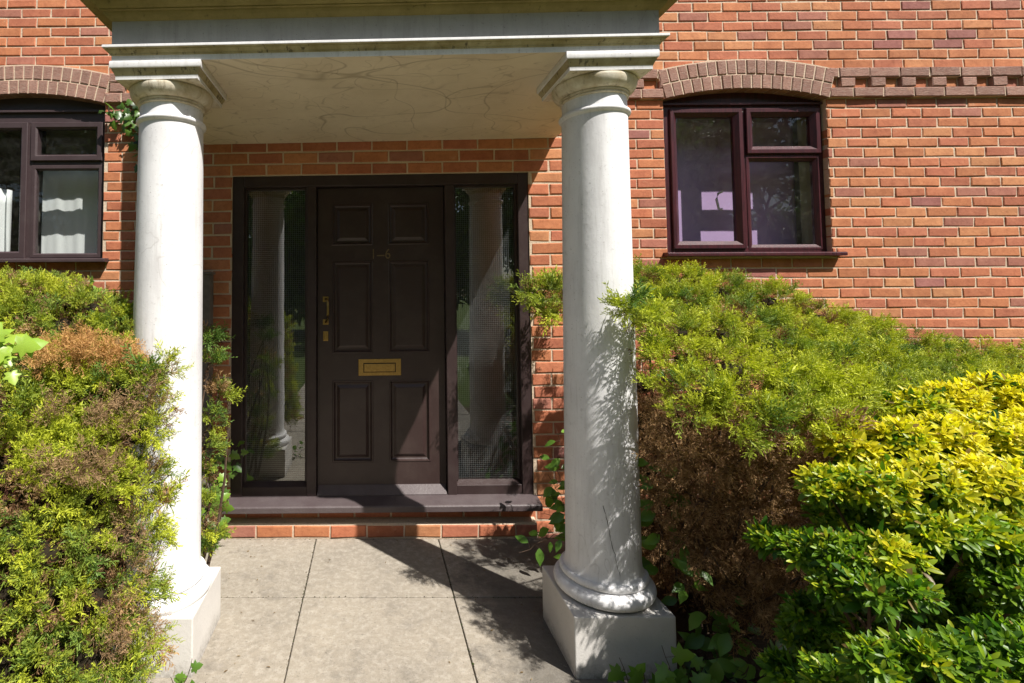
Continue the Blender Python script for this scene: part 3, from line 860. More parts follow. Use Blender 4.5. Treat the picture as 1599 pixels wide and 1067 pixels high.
PADS_LEFT = [(-2.38, 0.15, 1.47, 0.2), (-1.99, 0.0, 1.47, 0.16), (-1.7, -0.85, 1.45, 0.13), (-1.52, -0.9, 1.45, 0.12), (-1.38, -0.92, 1.44, 0.1), (-1.24, -0.95, 1.41, 0.09), (-1.12, -1.0, 1.37, 0.07), (-1.54, -0.95, 1.35, 0.13), (-1.34, -1.0, 1.34, 0.11), (-1.19, -1.02, 1.31, 0.09), (-1.07, -1.05, 1.29, 0.065), (-1.62, -1.0, 1.29, 0.15), (-1.38, -1.1, 1.11, 0.16), (-1.14, -1.2, 1.1, 0.15), (-0.94, -1.25, 1.12, 0.11), (-0.79, -1.3, 1.19, 0.05), (-0.86, -1.28, 1.14, 0.07), (-1.39, -1.3, 1.05, 0.18), (-1.19, -1.35, 0.97, 0.15), (-1.0, -1.35, 0.95, 0.13), (-0.85, -1.35, 0.97, 0.09), (-0.79, -1.33, 1.03, 0.055), (-1.24, -1.5, 0.89, 0.16), (-1.09, -1.5, 0.82, 0.15), (-0.97, -1.45, 0.8, 0.13), (-0.85, -1.42, 0.81, 0.09), (-0.79, -1.36, 0.84, 0.05), (-0.77, -1.36, 0.72, 0.045), (-1.16, -1.6, 0.7, 0.15), (-1.03, -1.58, 0.67, 0.14), (-0.92, -1.52, 0.67, 0.12), (-0.83, -1.46, 0.66, 0.09), (-0.78, -1.4, 0.61, 0.05), (-1.12, -1.65, 0.54, 0.15), (-1.0, -1.62, 0.54, 0.13), (-0.89, -1.58, 0.52, 0.11), (-0.82, -1.5, 0.49, 0.08), (-0.77, -1.42, 0.47, 0.045), (-1.08, -1.7, 0.41, 0.14), (-0.96, -1.68, 0.41, 0.12), (-0.85, -1.64, 0.38, 0.11), (-0.78, -1.56, 0.37, 0.08), (-0.76, -1.46, 0.32, 0.05), (-0.95, -1.7, 0.3, 0.12), (-0.84, -1.66, 0.27, 0.11), (-0.75, -1.58, 0.25, 0.07), (-1.53, -1.05, 1.2, 0.14), (-1.37, -1.08, 1.21, 0.12), (-1.21, -1.1, 1.19, 0.1), (-1.03, -1.12, 1.22, 0.07)]
PADS_LEFTBROWN = [(-1.17, -1.25, 1.23, 0.07), (-1.06, -1.25, 1.23, 0.07), (-0.95, -1.25, 1.23, 0.055), (-0.82, -1.34, 1.09, 0.05), (-1.06, -1.38, 1.05, 0.06), (-0.91, -1.4, 1.04, 0.05), (-0.84, -1.45, 0.91, 0.06), (-0.91, -1.52, 0.9, 0.06), (-1.0, -1.58, 0.91, 0.06), (-0.79, -1.47, 0.68, 0.05), (-0.77, -1.47, 0.54, 0.05), (-0.76, -1.55, 0.46, 0.05), (-0.74, -1.45, 0.41, 0.03), (-0.78, -1.64, 0.4, 0.05), (-0.75, -1.5, 0.29, 0.03)]
PADS_BEHIND = [(-0.84, -0.55, 1.23, 0.035), (-0.83, -0.6, 1.13, 0.03), (-0.8, -0.55, 0.96, 0.04), (-0.82, -0.58, 0.85, 0.05), (-0.84, -0.6, 0.7, 0.06), (-0.83, -0.6, 0.55, 0.06), (-0.84, -0.62, 0.42, 0.06), (-0.82, -0.62, 0.29, 0.05), (-0.84, -0.62, 0.23, 0.05)]
PADS_RIGHT = [(1.75, 0.1, 1.51, 0.17), (1.99, 0.1, 1.51, 0.17), (2.24, 0.1, 1.45, 0.17), (2.57, 0.1, 1.38, 0.17), (2.93, 0.15, 1.27, 0.16), (3.27, 0.2, 1.18, 0.15), (3.6, 0.2, 1.1, 0.14), (3.97, 0.2, 1.02, 0.14), (4.35, 0.2, 0.99, 0.15), (4.72, 0.2, 0.97, 0.2), (1.48, -0.4, 1.36, 0.15), (1.72, -0.4, 1.37, 0.17), (2.0, -0.4, 1.31, 0.17), (2.28, -0.4, 1.23, 0.17), (2.6, -0.35, 1.15, 0.16), (2.93, -0.3, 1.06, 0.15), (3.24, -0.3, 1.0, 0.15), (3.56, -0.3, 0.96, 0.15), (3.88, -0.3, 0.96, 0.2), (0.99, -1.2, 1.41, 0.045), (1.05, -1.17, 1.38, 0.06), (1.13, -1.12, 1.35, 0.08), (1.33, -0.95, 1.3, 0.12), (1.59, -0.85, 1.26, 0.15), (1.82, -0.85, 1.19, 0.15), (2.05, -0.85, 1.13, 0.15), (2.33, -0.8, 1.08, 0.15), (2.62, -0.75, 1.02, 0.15), (2.95, -0.7, 0.97, 0.15), (3.22, -0.7, 0.94, 0.18), (1.12, -1.2, 1.22, 0.06), (1.2, -1.25, 1.22, 0.09), (1.33, -1.3, 1.19, 0.11), (1.52, -1.3, 1.14, 0.12), (1.75, -1.25, 1.11, 0.12), (1.99, -1.2, 1.06, 0.12), (2.3, -1.1, 1.02, 0.12), (2.53, -1.1, 1.0, 0.13), (1.11, -1.3, 1.13, 0.06), (1.15, -1.4, 1.11, 0.09), (1.27, -1.45, 1.1, 0.1), (1.44, -1.45, 1.07, 0.1), (1.66, -1.4, 1.05, 0.1), (1.91, -1.3, 1.0, 0.1), (1.1, -1.45, 1.06, 0.06), (1.17, -1.52, 1.04, 0.07), (1.27, -1.55, 1.04, 0.07), (1.4, -1.55, 1.04, 0.08), (1.56, -1.5, 1.03, 0.08)]
PADS_SPRIG = [(1.19, -0.3, 1.45, 0.1), (1.08, -0.3, 1.48, 0.07), (0.99, -0.3, 1.48, 0.06), (0.9, -0.3, 1.48, 0.045), (0.99, -0.3, 1.38, 0.04), (1.1, -0.3, 1.36, 0.07)]
PADS_RBROWN = [(1.29, -0.75, 1.04, 0.12), (1.34, -0.7, 0.85, 0.15), (1.35, -0.6, 0.57, 0.15), (1.4, -0.5, 0.27, 0.15), (1.18, -1.1, 0.97, 0.07), (1.21, -1.15, 0.86, 0.1), (1.28, -1.25, 0.86, 0.1), (1.41, -1.3, 0.85, 0.1), (1.58, -1.3, 0.85, 0.1), (1.24, -1.15, 0.69, 0.1), (1.36, -1.22, 0.69, 0.1), (1.49, -1.25, 0.65, 0.1), (1.62, -1.3, 0.7, 0.1), (1.27, -1.15, 0.51, 0.09), (1.4, -1.2, 0.49, 0.1), (1.53, -1.25, 0.47, 0.1), (1.34, -1.15, 0.34, 0.07), (1.44, -1.2, 0.3, 0.08), (1.55, -1.25, 0.3, 0.08), (1.37, -1.2, 0.19, 0.05), (1.42, -0.6, 0.73, 0.2), (1.68, -0.6, 0.69, 0.22), (2.0, -0.6, 0.66, 0.25), (1.53, -0.5, 0.4, 0.2), (1.76, -0.6, 0.41, 0.22), (1.53, -0.6, 0.16, 0.2), (1.78, -0.7, 0.12, 0.2), (2.22, -0.7, 0.6, 0.25), (2.59, -0.7, 0.6, 0.25)]
PADS_GOLD = [(1.8, -1.5, 1.09, 0.075), (1.98, -1.45, 1.11, 0.075), (2.19, -1.4, 1.11, 0.09), (2.37, -1.4, 1.1, 0.1), (1.43, -1.66, 1.01, 0.065), (1.55, -1.68, 1.04, 0.075), (1.71, -1.65, 1.03, 0.085), (1.91, -1.6, 1.02, 0.09), (2.06, -1.6, 1.02, 0.1), (2.2, -1.6, 1.0, 0.1), (1.3, -1.72, 0.92, 0.065), (1.38, -1.78, 0.94, 0.075), (1.5, -1.8, 0.96, 0.08), (1.67, -1.78, 0.96, 0.08), (1.84, -1.75, 0.92, 0.09), (2.0, -1.75, 0.88, 0.1), (1.16, -1.66, 0.75, 0.03), (1.18, -1.7, 0.76, 0.042), (1.21, -1.76, 0.76, 0.058), (1.24, -1.84, 0.79, 0.065), (1.31, -1.88, 0.81, 0.065), (1.45, -1.85, 0.86, 0.075), (1.57, -1.85, 0.85, 0.08), (1.71, -1.85, 0.83, 0.085), (1.92, -1.8, 0.75, 0.1), (1.18, -1.86, 0.72, 0.045), (1.22, -1.92, 0.74, 0.055), (1.29, -1.94, 0.76, 0.05), (1.56, -1.9, 0.76, 0.055), (1.65, -1.9, 0.73, 0.06), (1.26, -1.7, 0.56, 0.05), (1.08, -2.08, 0.68, 0.05), (1.16, -2.1, 0.71, 0.05), (1.23, -2.12, 0.72, 0.055), (1.32, -2.12, 0.74, 0.06), (1.1, -2.1, 0.63, 0.055), (1.2, -2.1, 0.63, 0.055), (1.31, -2.1, 0.63, 0.06), (1.41, -2.1, 0.7, 0.06), (1.1, -1.95, 0.56, 0.05), (1.11, -1.8, 0.47, 0.05), (1.65, -1.6, 0.61, 0.13), (1.56, -1.5, 0.41, 0.12), (1.76, -1.62, 0.66, 0.13), (1.46, -1.7, 0.47, 0.11), (1.59, -1.75, 0.54, 0.12), (1.45, -1.5, 0.35, 0.1), (1.57, -1.5, 0.72, 0.1), (1.67, -1.55, 0.78, 0.14), (1.93, -1.5, 0.76, 0.16), (2.13, -1.5, 0.76, 0.16), (1.6, -1.7, 0.57, 0.12), (1.79, -1.7, 0.56, 0.12)]

# ------------------------------------------------------------------ plants
def unit(a):
    return a / np.maximum(np.linalg.norm(a, axis=-1, keepdims=True), 1e-9)
def rand_unit(n): return unit(rng.normal(size=(n, 3)))

def spray_template(nside=10, sub=4, wid=.030, lean=46, flat=.35):
    """a juniper spray along +z, unit length: quads (n,4,3) and how far out along the spray each lies"""
    q, tt = [], []
    def seg(p0, p1, w):
        d = unit(p1 - p0); s = unit(np.cross(d, rng.normal(size=3)))
        mid = p0 + (p1-p0)*.45
        q.append([p0, mid + s*w, p1, mid - s*w]); tt.append([0, .45, 1, .45])
    bend = rng.uniform(-.18, .18, 2)
    ax = lambda t: np.array([bend[0]*t*t, bend[1]*t*t, t])
    base = []
    for i in range(6):
        p0, p1 = ax(i/6), ax((i+1.12)/6); seg(p0, p1, wid*.55); base.append(i/6)
    pl = rng.uniform(0, 2*np.pi)
    for i in range(nside):
        t = .10 + .84*i/nside
        az = pl + (np.pi if i % 2 else 0) + rng.normal()*flat*1.6
        el = math.radians(lean + rng.normal()*9)
        d = np.array([np.cos(az)*np.sin(el), np.sin(az)*np.sin(el), np.cos(el)])
        L = (.46 - .26*t)*rng.uniform(.75, 1.2)
        p0 = ax(t); p1 = p0 + d*L; seg(p0, p1, wid*.5); base.append(t*.6+.3)
        for k in range(sub):
            f = .22 + .72*k/sub
            d2 = unit(d + rand_unit(1)[0]*.75 + np.array([0, 0, .25])); l2 = L*rng.uniform(.30, .52)
            s0 = p0 + d*L*f; seg(s0, s0 + d2*l2, wid*.48); base.append(t*.6 + .4)
    return np.array(q), np.clip(np.array(base)[:, None]*.55 + np.array(tt)*.45, 0, 1)

def frames(d):
    """rotation matrices whose third column is d, with a random roll"""
    n = len(d); r = rand_unit(n); a = unit(np.cross(d, r)); b = np.cross(d, a)
    return np.stack([a, b, d], axis=2)

TEMPL = [spray_template(11, 3, .044, 42, .7) for _ in range(8)]
DEADT = [spray_template(8, 3, .034, 52, 1.3) for _ in range(5)]

def scatter(P, D, L, cb, ct, templ):
    """sprays at points P, along D, of length L, base colour cb and tip colour ct -> verts, quads, colours"""
    V, F, C = [], [], []; off = 0
    which = rng.integers(0, len(templ), len(P)); R = frames(D)
    for k, (q, t) in enumerate(templ):
        m = which == k; n = int(m.sum())
        if not n: continue
        flat = q.reshape(-1, 3); tf = t.reshape(-1)
        v = np.einsum('nij,kj->nki', R[m], flat)*L[m][:, None, None] + P[m][:, None, :]
        c = cb[m][:, None, :]*(1 - tf[None, :, None]) + ct[m][:, None, :]*tf[None, :, None]
        c = np.concatenate([c, np.ones(c.shape[:2] + (1,))], 2)
        V.append(v.reshape(-1, 3)); C.append(c.reshape(-1, 4))
        F.append((np.arange(n*len(flat)).reshape(-1, 4)) + off); off += n*len(flat)
    return np.concatenate(V), np.concatenate(F), np.concatenate(C)

def pad_points(pads, dens, centre, up=.3, out=.4, jit=.4, low=-.35, flat=.72, inner=(.78, 1.08)):
    Ps, Ds, ks = [], [], []
    pads = np.array(pads)
    for k, (x, y, z, r) in enumerate(pads):
        n = max(6, int(dens*4*np.pi*r*r*.72))
        u = rand_unit(n*2); u = u[u[:, 2] > low][:n]
        p = np.array([x, y, z]) + u*np.array([r, r, r*flat])*rng.uniform(*inner, (len(u), 1))
        # drop points buried well inside a neighbouring pad
        d = np.linalg.norm((p[:, None, :] - pads[None, :, :3])/np.array([1, 1, flat]), axis=2)/pads[None, :, 3]
        d[:, k] = 9
        ok = d.min(1) > .62
        p, u = p[ok], u[ok]
        o = p - np.array(centre); o[:, 2] *= .3
        dd = unit(u*.8 + unit(o)*out + np.array([0, 0, up]) + rng.normal(size=p.shape)*jit)
        Ps.append(p); Ds.append(dd); ks.append(np.full(len(p), k))
    return np.concatenate(Ps), np.concatenate(Ds), np.concatenate(ks)

def tufts(P, D, k, m=9, spread=.42, off=.012):
    """each point becomes a brush of m sprays fanning out from one twig end"""
    n = len(P); Q = np.repeat(P, m, 0) + rng.normal(size=(n*m, 3))*off
    E = unit(np.repeat(D, m, 0) + rng.normal(size=(n*m, 3))*spread)
    return Q, E, np.repeat(k, m), np.repeat(np.arange(n), m)

def lerp(a, b, t): return np.asarray(a)*(1-t) + np.asarray(b)*t
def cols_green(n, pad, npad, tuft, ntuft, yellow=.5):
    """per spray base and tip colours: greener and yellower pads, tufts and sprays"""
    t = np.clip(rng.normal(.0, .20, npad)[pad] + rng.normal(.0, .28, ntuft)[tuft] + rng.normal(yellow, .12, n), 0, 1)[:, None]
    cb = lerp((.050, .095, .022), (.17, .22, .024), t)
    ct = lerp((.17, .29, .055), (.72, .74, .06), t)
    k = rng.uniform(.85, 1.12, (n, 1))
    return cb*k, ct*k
def cols_dead(n, light=.5):
    t = np.clip(rng.normal(light, .25, n), 0, 1)[:, None]
    cb = lerp((.065, .032, .018), (.27, .16, .085), t); ct = lerp((.13, .062, .03), (.66, .43, .21), t)
    return cb, ct

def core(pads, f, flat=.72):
    """added dark lumps standing in for inner growth, so that no daylight shows through"""
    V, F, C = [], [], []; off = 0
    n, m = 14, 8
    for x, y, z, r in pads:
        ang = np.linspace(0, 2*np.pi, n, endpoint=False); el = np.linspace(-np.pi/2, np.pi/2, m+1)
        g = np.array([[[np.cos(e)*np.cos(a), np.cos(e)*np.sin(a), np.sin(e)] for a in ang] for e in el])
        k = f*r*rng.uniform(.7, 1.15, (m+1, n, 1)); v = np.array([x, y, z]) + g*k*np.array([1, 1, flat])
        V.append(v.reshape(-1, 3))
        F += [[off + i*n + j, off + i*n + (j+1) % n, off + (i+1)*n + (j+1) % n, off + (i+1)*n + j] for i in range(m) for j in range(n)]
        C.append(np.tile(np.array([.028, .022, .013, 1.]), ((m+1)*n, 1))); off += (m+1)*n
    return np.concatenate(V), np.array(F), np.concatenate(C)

def join(parts):
    vs, fs, cs, off = [], [], [], 0
    for v, f, c in parts:
        vs.append(v); fs.append(f + off); cs.append(c); off += len(v)
    return np.concatenate(vs), np.concatenate(fs), np.concatenate(cs)

def branches(root, base, pads, n, r0, name='branch'):
    """woody limbs from the foot of the shrub into its clumps"""
    mb = MB(); base = Vector(base)
    for k in range(n):
        p = Vector(pads[rnd.randrange(len(pads))][:3])
        s = base + Vector((rnd.uniform(-.12, .12), rnd.uniform(-.12, .12), 0))
        mid = s.lerp(p, .5) + Vector((rnd.uniform(-.08, .08), rnd.uniform(-.08, .08), .05))
        pts = [s, s.lerp(mid, .5) + Vector((rnd.uniform(-.03, .03), rnd.uniform(-.03, .03), .03)), mid, mid.lerp(p, .5) + Vector((rnd.uniform(-.03, .03),)*3), p]
        mb.tube(pts, r0*rnd.uniform(.6, 1), 6, 0, .003)
    o = mb.build(name, M['bark'], root, smooth=50)
    return o

def juniper(name, loc, label, pads, browns, centre, dens, ln, yellow, cat='shrub', group=None, nb=26, dark_pads=None, dead_mix=.05, light=.62, up=.3):
    root = empty(name, loc, label, cat, group)
    P, D, k = pad_points(pads, dens/7.5, centre, up=up, jit=.45, inner=(.72, 1.08))
    nt_ = len(P); P, D, k, tu = tufts(P, D, k)
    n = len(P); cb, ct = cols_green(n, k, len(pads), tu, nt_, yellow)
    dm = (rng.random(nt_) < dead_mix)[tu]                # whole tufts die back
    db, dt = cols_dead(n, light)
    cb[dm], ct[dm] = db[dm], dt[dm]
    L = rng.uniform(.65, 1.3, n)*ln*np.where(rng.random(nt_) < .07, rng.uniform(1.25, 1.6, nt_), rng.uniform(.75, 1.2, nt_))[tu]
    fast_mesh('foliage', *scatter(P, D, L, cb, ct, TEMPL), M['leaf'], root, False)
    # brown inner sprays
    P2, D2, _ = pad_points(pads, dens*.22, centre, up=.0, jit=.8, low=-.9, inner=(.4, .72))
    b2, t2 = cols_dead(len(P2), .10)
    V = [scatter(P2, D2, rng.uniform(.6, 1.2, len(P2))*ln*1.1, b2, t2, DEADT)]
    if browns:
        P3, D3, k3 = pad_points([(q[0]+.01, q[1]-.045, q[2]+.02, q[3]*1.08) for q in browns], dens*.34, centre, up=.15, jit=.55, low=-.6, inner=(.55, 1.15))
        keep = (k3 < 3) | (rng.random(len(P3)) < .42); P3, D3, k3 = P3[keep], D3[keep], k3[keep]
        P3, D3, k3, _ = tufts(P3, D3, k3, 8, .55, .016)
        b3, t3 = cols_dead(len(P3), light)
        fresh = (k3 < 3)[:, None]                      # the newest die-back on top is still bright tan
        b3 = np.where(fresh, b3*.5 + np.array((.24, .125, .045)), b3*np.array((.92, .96, 1.0))); t3 = np.where(fresh, t3*.45 + np.array((.46, .26, .085)), t3*np.array((.86, .9, .98)))
        V.append(scatter(P3, D3, rng.uniform(.6, 1.3, len(P3))*ln*.95, b3, t3, DEADT))
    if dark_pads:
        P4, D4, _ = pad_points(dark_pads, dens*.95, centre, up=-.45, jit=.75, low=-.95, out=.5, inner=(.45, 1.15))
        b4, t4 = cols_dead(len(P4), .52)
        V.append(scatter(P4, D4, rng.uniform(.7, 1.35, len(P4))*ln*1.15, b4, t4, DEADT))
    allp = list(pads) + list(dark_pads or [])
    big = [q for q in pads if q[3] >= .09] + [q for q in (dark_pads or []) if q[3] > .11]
    if big: V.append(core(big, .45))  # dark filler lumps added behind the sprays
    fast_mesh('dead_foliage_and_core', *join(V), M['dead'], root, False)
    if nb: branches(root, (loc[0], loc[1], -.05), allp, nb, .016)
    if dark_pads: branches(root, (loc[0]-.35, loc[1]-.6, -.05), [(q[0], q[1]-q[3]*.9, q[2], 0) for q in dark_pads if q[3] < .11], 30, .007)
    return root

PADS_LEFT += [(-1.75, -1.25, 1.0, .2), (-1.8, -1.3, .7, .22), (-1.75, -1.35, .4, .22), (-1.65, -1.5, .2, .18), (-2.0, -.9, 1.15, .24), (-2.2, -.9, .8, .26), (-2.2, -1.0, .45, .26), (-2.3, -.4, 1.25, .26),
              (-2.6, -.4, .9, .28), (-2.6, -.5, .5, .28), (-1.8, -.5, 1.2, .22), (-1.9, .1, 1.3, .24), (-2.5, .1, 1.3, .26), (-2.9, .1, 1.0, .28), (-1.5, -1.0, 1.05, .16)]
juniper('juniper_shrub', (-1.75, -.75, -.03), 'big yellow-green juniper with tan dead patches in front of the left column', PADS_LEFT, PADS_LEFTBROWN,
        (-1.9, -.5, .5), 1600, .060, .66, dead_mix=.07, light=.62)
juniper('juniper_shrub', (1.9, -.2, -.03), 'broad spreading juniper with a brown bare underside below the right window', PADS_RIGHT, None,
        (2.0, .3, .2), 1600, .064, .66, dark_pads=PADS_RBROWN, dead_mix=.03, light=.45)
juniper('juniper_shrub', (-1.0, -.55, -.03), 'thin grey-green juniper sprigs between the left column and the door', PADS_BEHIND, None,
        (-1.15, -.5, .4), 1100, .075, .25, nb=8, dead_mix=.14)
juniper('juniper_branch', (1.10, -.28, 1.42), 'single juniper spray reaching out left behind the right column', PADS_SPRIG, None,
        (1.35, -.3, 1.42), 900, .085, .5, nb=0, dead_mix=.06, cat='branch', up=.1)

# ---- broad leaves
def leaf_template(stations=((0, .0), (.25, .09), (.6, .165), (.88, .105), (1.03, 0)), fold=.28, droop=.18):
    """one pointed leaf along +y, unit length, folded on its midrib: verts, tris, and 0..1 along it"""
    v, t, f = [], [], []
    mid, lf, rt = [], [], []
    for s, w in stations:
        z = -droop*s*s
        mid.append(len(v)); v.append((0, s, z)); t.append(s)
        if w > 0:
            lf.append(len(v)); v.append((-w, s, z + w*fold)); t.append(s)
            rt.append(len(v)); v.append((w, s, z + w*fold)); t.append(s)
    n = len(lf)
    for side, sg in ((lf, 1), (rt, -1)):
        tr = [(mid[0], mid[1], side[0]), (mid[-2], mid[-1], side[-1])]
        for i in range(n-1): tr += [(mid[i+1], mid[i+2], side[i+1]), (mid[i+1], side[i+1], side[i])]
        f += [a if sg > 0 else (a[0], a[2], a[1]) for a in tr]
    return np.array(v, float), np.array(f), np.array(t, float)

def ivy_template():
    half = [(0, -.02), (.16, -.16), (.42, -.14), (.34, .10), (.62, .26), (.30, .42), (.30, .62), (0, 1.0)]
    pts = [(0, .18)] + half + [(-x, y) for x, y in half[-2:0:-1]]
    v = np.array([(x, y, -.22*abs(x) - .12*y*y + (.05 if i == 0 else 0)) for i, (x, y) in enumerate(pts)], float)
    n = len(pts) - 1
    f = np.array([(0, 1 + (i+1) % n, 1 + i) for i in range(n)])
    return v, f, np.clip(v[:, 1], 0, 1)

def leaves_mesh(name, items, templ, mat, parent):
    """items: arrays P (base), Y (along), Nn (upper side), L (length), c0, c1 (base/tip colour)"""
    P, Y, Nn, L, c0, c1 = items
    v, f, t = templ
    Y = unit(Y); Xx = unit(np.cross(Y, Nn)); Zz = np.cross(Xx, Y)
    R = np.stack([Xx, Y, Zz], axis=2)
    V = np.einsum('nij,kj->nki', R, v)*L[:, None, None] + P[:, None, :]
    C = c0[:, None, :]*(1-t)[None, :, None] + c1[:, None, :]*t[None, :, None]
    C = np.concatenate([C, np.ones(C.shape[:2] + (1,))], 2)
    F = f[None] + (np.arange(len(P))*len(v))[:, None, None]
    return fast_mesh(name, V.reshape(-1, 3), F.reshape(-1, 3), C.reshape(-1, 4), mat, parent, True)

def rosettes(P, D, size, nl, yellow):
    """whorls of leaves round shoot tips"""
    it = [[] for _ in range(6)]
    R = frames(D)
    for i in range(len(P)):
        n = nl + int(rng.integers(-2, 3)); a0 = rng.uniform(0, 6.28)
        for k in range(n):
            young = k/n                                # outer, older leaves first
            az = a0 + k*2.4; el = math.radians(82 - 66*young + rng.normal()*9)
            d = R[i] @ np.array([np.cos(az)*np.sin(el), np.sin(az)*np.sin(el), np.cos(el)])
            up = R[i][:, 2] + rng.normal(size=3)*.18
            L = size[i]*(1.12 - .42*young)*rng.uniform(.82, 1.15)
            y = np.clip(yellow[i] + (young - .45)*.42 + rng.normal()*.07, 0, 1)
            g = lerp((.045, .125, .016), (.19, .32, .018), min(1, y*2)) if y < .5 else lerp((.19, .32, .018), (.74, .64, .03), (y-.5)*2)
            g = g*rng.uniform(.78, 1.15)
            if rng.random() < .02: g = np.array((.30, .20, .06))*rng.uniform(.5, 1.1)
            it[0].append(P[i] - R[i][:, 2]*size[i]*(1-young)*.55); it[1].append(d); it[2].append(up); it[3].append(L)
            it[4].append(g*.82); it[5].append(g*1.08)
    return [np.array(a) for a in it]

gold = empty('golden_shrub', (1.75, -1.35, -.03), 'yellow and green leafy shrub with glossy whorled leaves in the right corner', 'shrub')
P, D, k = pad_points(PADS_GOLD, 1700, (2.0, -.9, .2), up=.55, out=.35, jit=.28, low=-.25, flat=.8, inner=(.75, 1.1))
zz = P[:, 2]
yel = np.clip((zz - .76)/.28, 0, 1)*.62 + np.clip((zz - .4)/.4, 0, 1)*.10 + .20 + rng.normal(0, .11, len(P)) + rng.normal(0, .09, len(PADS_GOLD))[k]
leaves_mesh('foliage', rosettes(P, D, rng.uniform(.023, .040, len(P)), 9, yel), leaf_template(), M['gloss'], gold)
P2, D2, _ = pad_points(PADS_GOLD, 420, (2.0, -.9, .2), up=.2, out=.3, jit=.6, low=-.9, flat=.8, inner=(.4, .75))
leaves_mesh('inner_foliage', rosettes(P2, D2, rng.uniform(.04, .06, len(P2)), 7, np.full(len(P2), .05)), leaf_template(), M['gloss'], gold)
fast_mesh('dead_foliage_and_core', *core([p for p in PADS_GOLD if p[3] > .05], .5, .8), M['dead'], gold, False)  # only the added dark lumps, no dead leaves
branches(gold, (1.75, -1.35, -.05), PADS_GOLD, 40, .010)

IVYT = ivy_template(); OVT = leaf_template(((0, 0), (.12, .13), (.35, .27), (.62, .25), (.86, .11), (1.05, 0)), .22, .25)
def vine(name, label, paths, step, size, templ, face, cA, cB, cat, spread=.5, parent_loc=None, stem=.0022, group=None, mat='ivy', droop=.35, lift=.02):
    """a climber: stems along paths, leaves set alternately along them, turned towards 'face'"""
    loc = parent_loc or paths[0][0]
    root = empty(name, loc, label, cat, group)
    mb = MB(); it = [[] for _ in range(6)]; face = np.array(face, float)
    for pth in paths:
        pts = [np.array(p, float) for p in pth]
        # wandering polyline
        fine = []
        for a, b in zip(pts, pts[1:]):
            n = max(2, int(np.linalg.norm(b-a)/.03))
            for q in range(n): fine.append(a + (b-a)*q/n + rng.normal(size=3)*.004)
        fine.append(pts[-1]); mb.tube(fine, stem, 5, 0, stem*.5)
        acc = 0.0; sgn = 1
        for a, b in zip(fine, fine[1:]):
            acc += np.linalg.norm(b-a)
            if acc < step: continue
            acc = 0; sgn = -sgn
            d = unit(b-a); side = unit(np.cross(d, face))*sgn
            nn = unit(face + rng.normal(size=3)*spread*.6)
            yd = unit(side*.8 + d*.35 + np.array([0, 0, -droop]) + rng.normal(size=3)*spread*.5)
            L = size*rng.uniform(.6, 1.2); base = a + side*L*.35 + face*lift*rng.uniform(.3, 1.6)
            mb.tube([a, (a+base)/2 + face*.004, base], .0009, 4)
            t = rng.random(); g = lerp(cA, cB, t)
            it[0].append(base); it[1].append(yd); it[2].append(nn); it[3].append(L); it[4].append(g*.85); it[5].append(g*1.05)
    mb.build('stem', M['bark'], root, smooth=60)
    leaves_mesh('foliage', [np.array(a) for a in it], templ, M[mat], root)
    return root

Gd, Gm, Gl, Gy = (.022, .060, .014), (.060, .130, .022), (.13, .25, .03), (.26, .42, .045)
vine('ivy', 'green ivy trailing on the brick under the left arch, beside the column top', [
    [(-1.50, .555, 2.86), (-1.66, .555, 2.83), (-1.80, .55, 2.86), (-1.95, .52, 2.83), (-2.02, .515, 2.79)], [(-1.7, .54, 2.84), (-1.86, .53, 2.80), (-1.97, .52, 2.76)], [(-1.6, .54, 2.62), (-1.74, .53, 2.66), (-1.82, .53, 2.62)], [(-1.60, .555, 2.86), (-1.74, .55, 2.78), (-1.83, .545, 2.72), (-1.86, .54, 2.66)],
    [(-1.52, .555, 2.80), (-1.66, .55, 2.76), (-1.76, .545, 2.64), (-1.72, .545, 2.56)], [(-1.5, .555, 2.9), (-1.66, .555, 2.90), (-1.80, .55, 2.88), (-1.92, .54, 2.85)],
    [(-1.5, .555, 2.72), (-1.64, .55, 2.68), (-1.70, .545, 2.58), (-1.74, .54, 2.48), (-1.70, .54, 2.40)], [(-1.6, .555, 2.80), (-1.72, .55, 2.82), (-1.84, .545, 2.79), (-1.90, .54, 2.74)],
    [(-1.5, .555, 2.60), (-1.62, .55, 2.56), (-1.70, .545, 2.50)], [(-1.55, .555, 2.66), (-1.66, .55, 2.62), (-1.76, .54, 2.58)]],
    .026, .062, IVYT, (-.05, -1, .25), Gd, Gl, 'ivy', .55)
vine('ivy', 'small light green ivy shoot on the sill edge above the left juniper', [
    [(-1.99, .42, 1.46), (-2.04, .44, 1.55), (-2.10, .45, 1.64)], [(-1.94, .42, 1.46), (-2.0, .43, 1.52), (-2.07, .44, 1.58)], [(-2.0, .42, 1.44), (-1.93, .42, 1.50)]],
    .024, .05, IVYT, (.1, -1, .5), Gl, Gy, 'ivy', .5)
vine('ivy', 'large pale lime ivy leaves lying over the left juniper at the photo edge', [
    [(-1.32, -1.56, 1.26), (-1.22, -1.62, 1.33), (-1.13, -1.65, 1.31), (-1.05, -1.66, 1.26)], [(-1.32, -1.56, 1.30), (-1.24, -1.62, 1.37), (-1.17, -1.65, 1.35), (-1.11, -1.66, 1.33)],
    [(-1.30, -1.56, 1.22), (-1.20, -1.64, 1.28), (-1.11, -1.67, 1.24), (-1.03, -1.68, 1.235)], [(-1.2, -1.64, 1.30), (-1.10, -1.68, 1.29), (-1.02, -1.69, 1.255)], [(-1.30, -1.56, 1.34), (-1.22, -1.64, 1.33), (-1.15, -1.67, 1.28), (-1.08, -1.67, 1.27)]],
    .028, .062, IVYT, (.15, -.75, .75), Gy, (.36, .50, .06), 'ivy', .45, lift=.05)
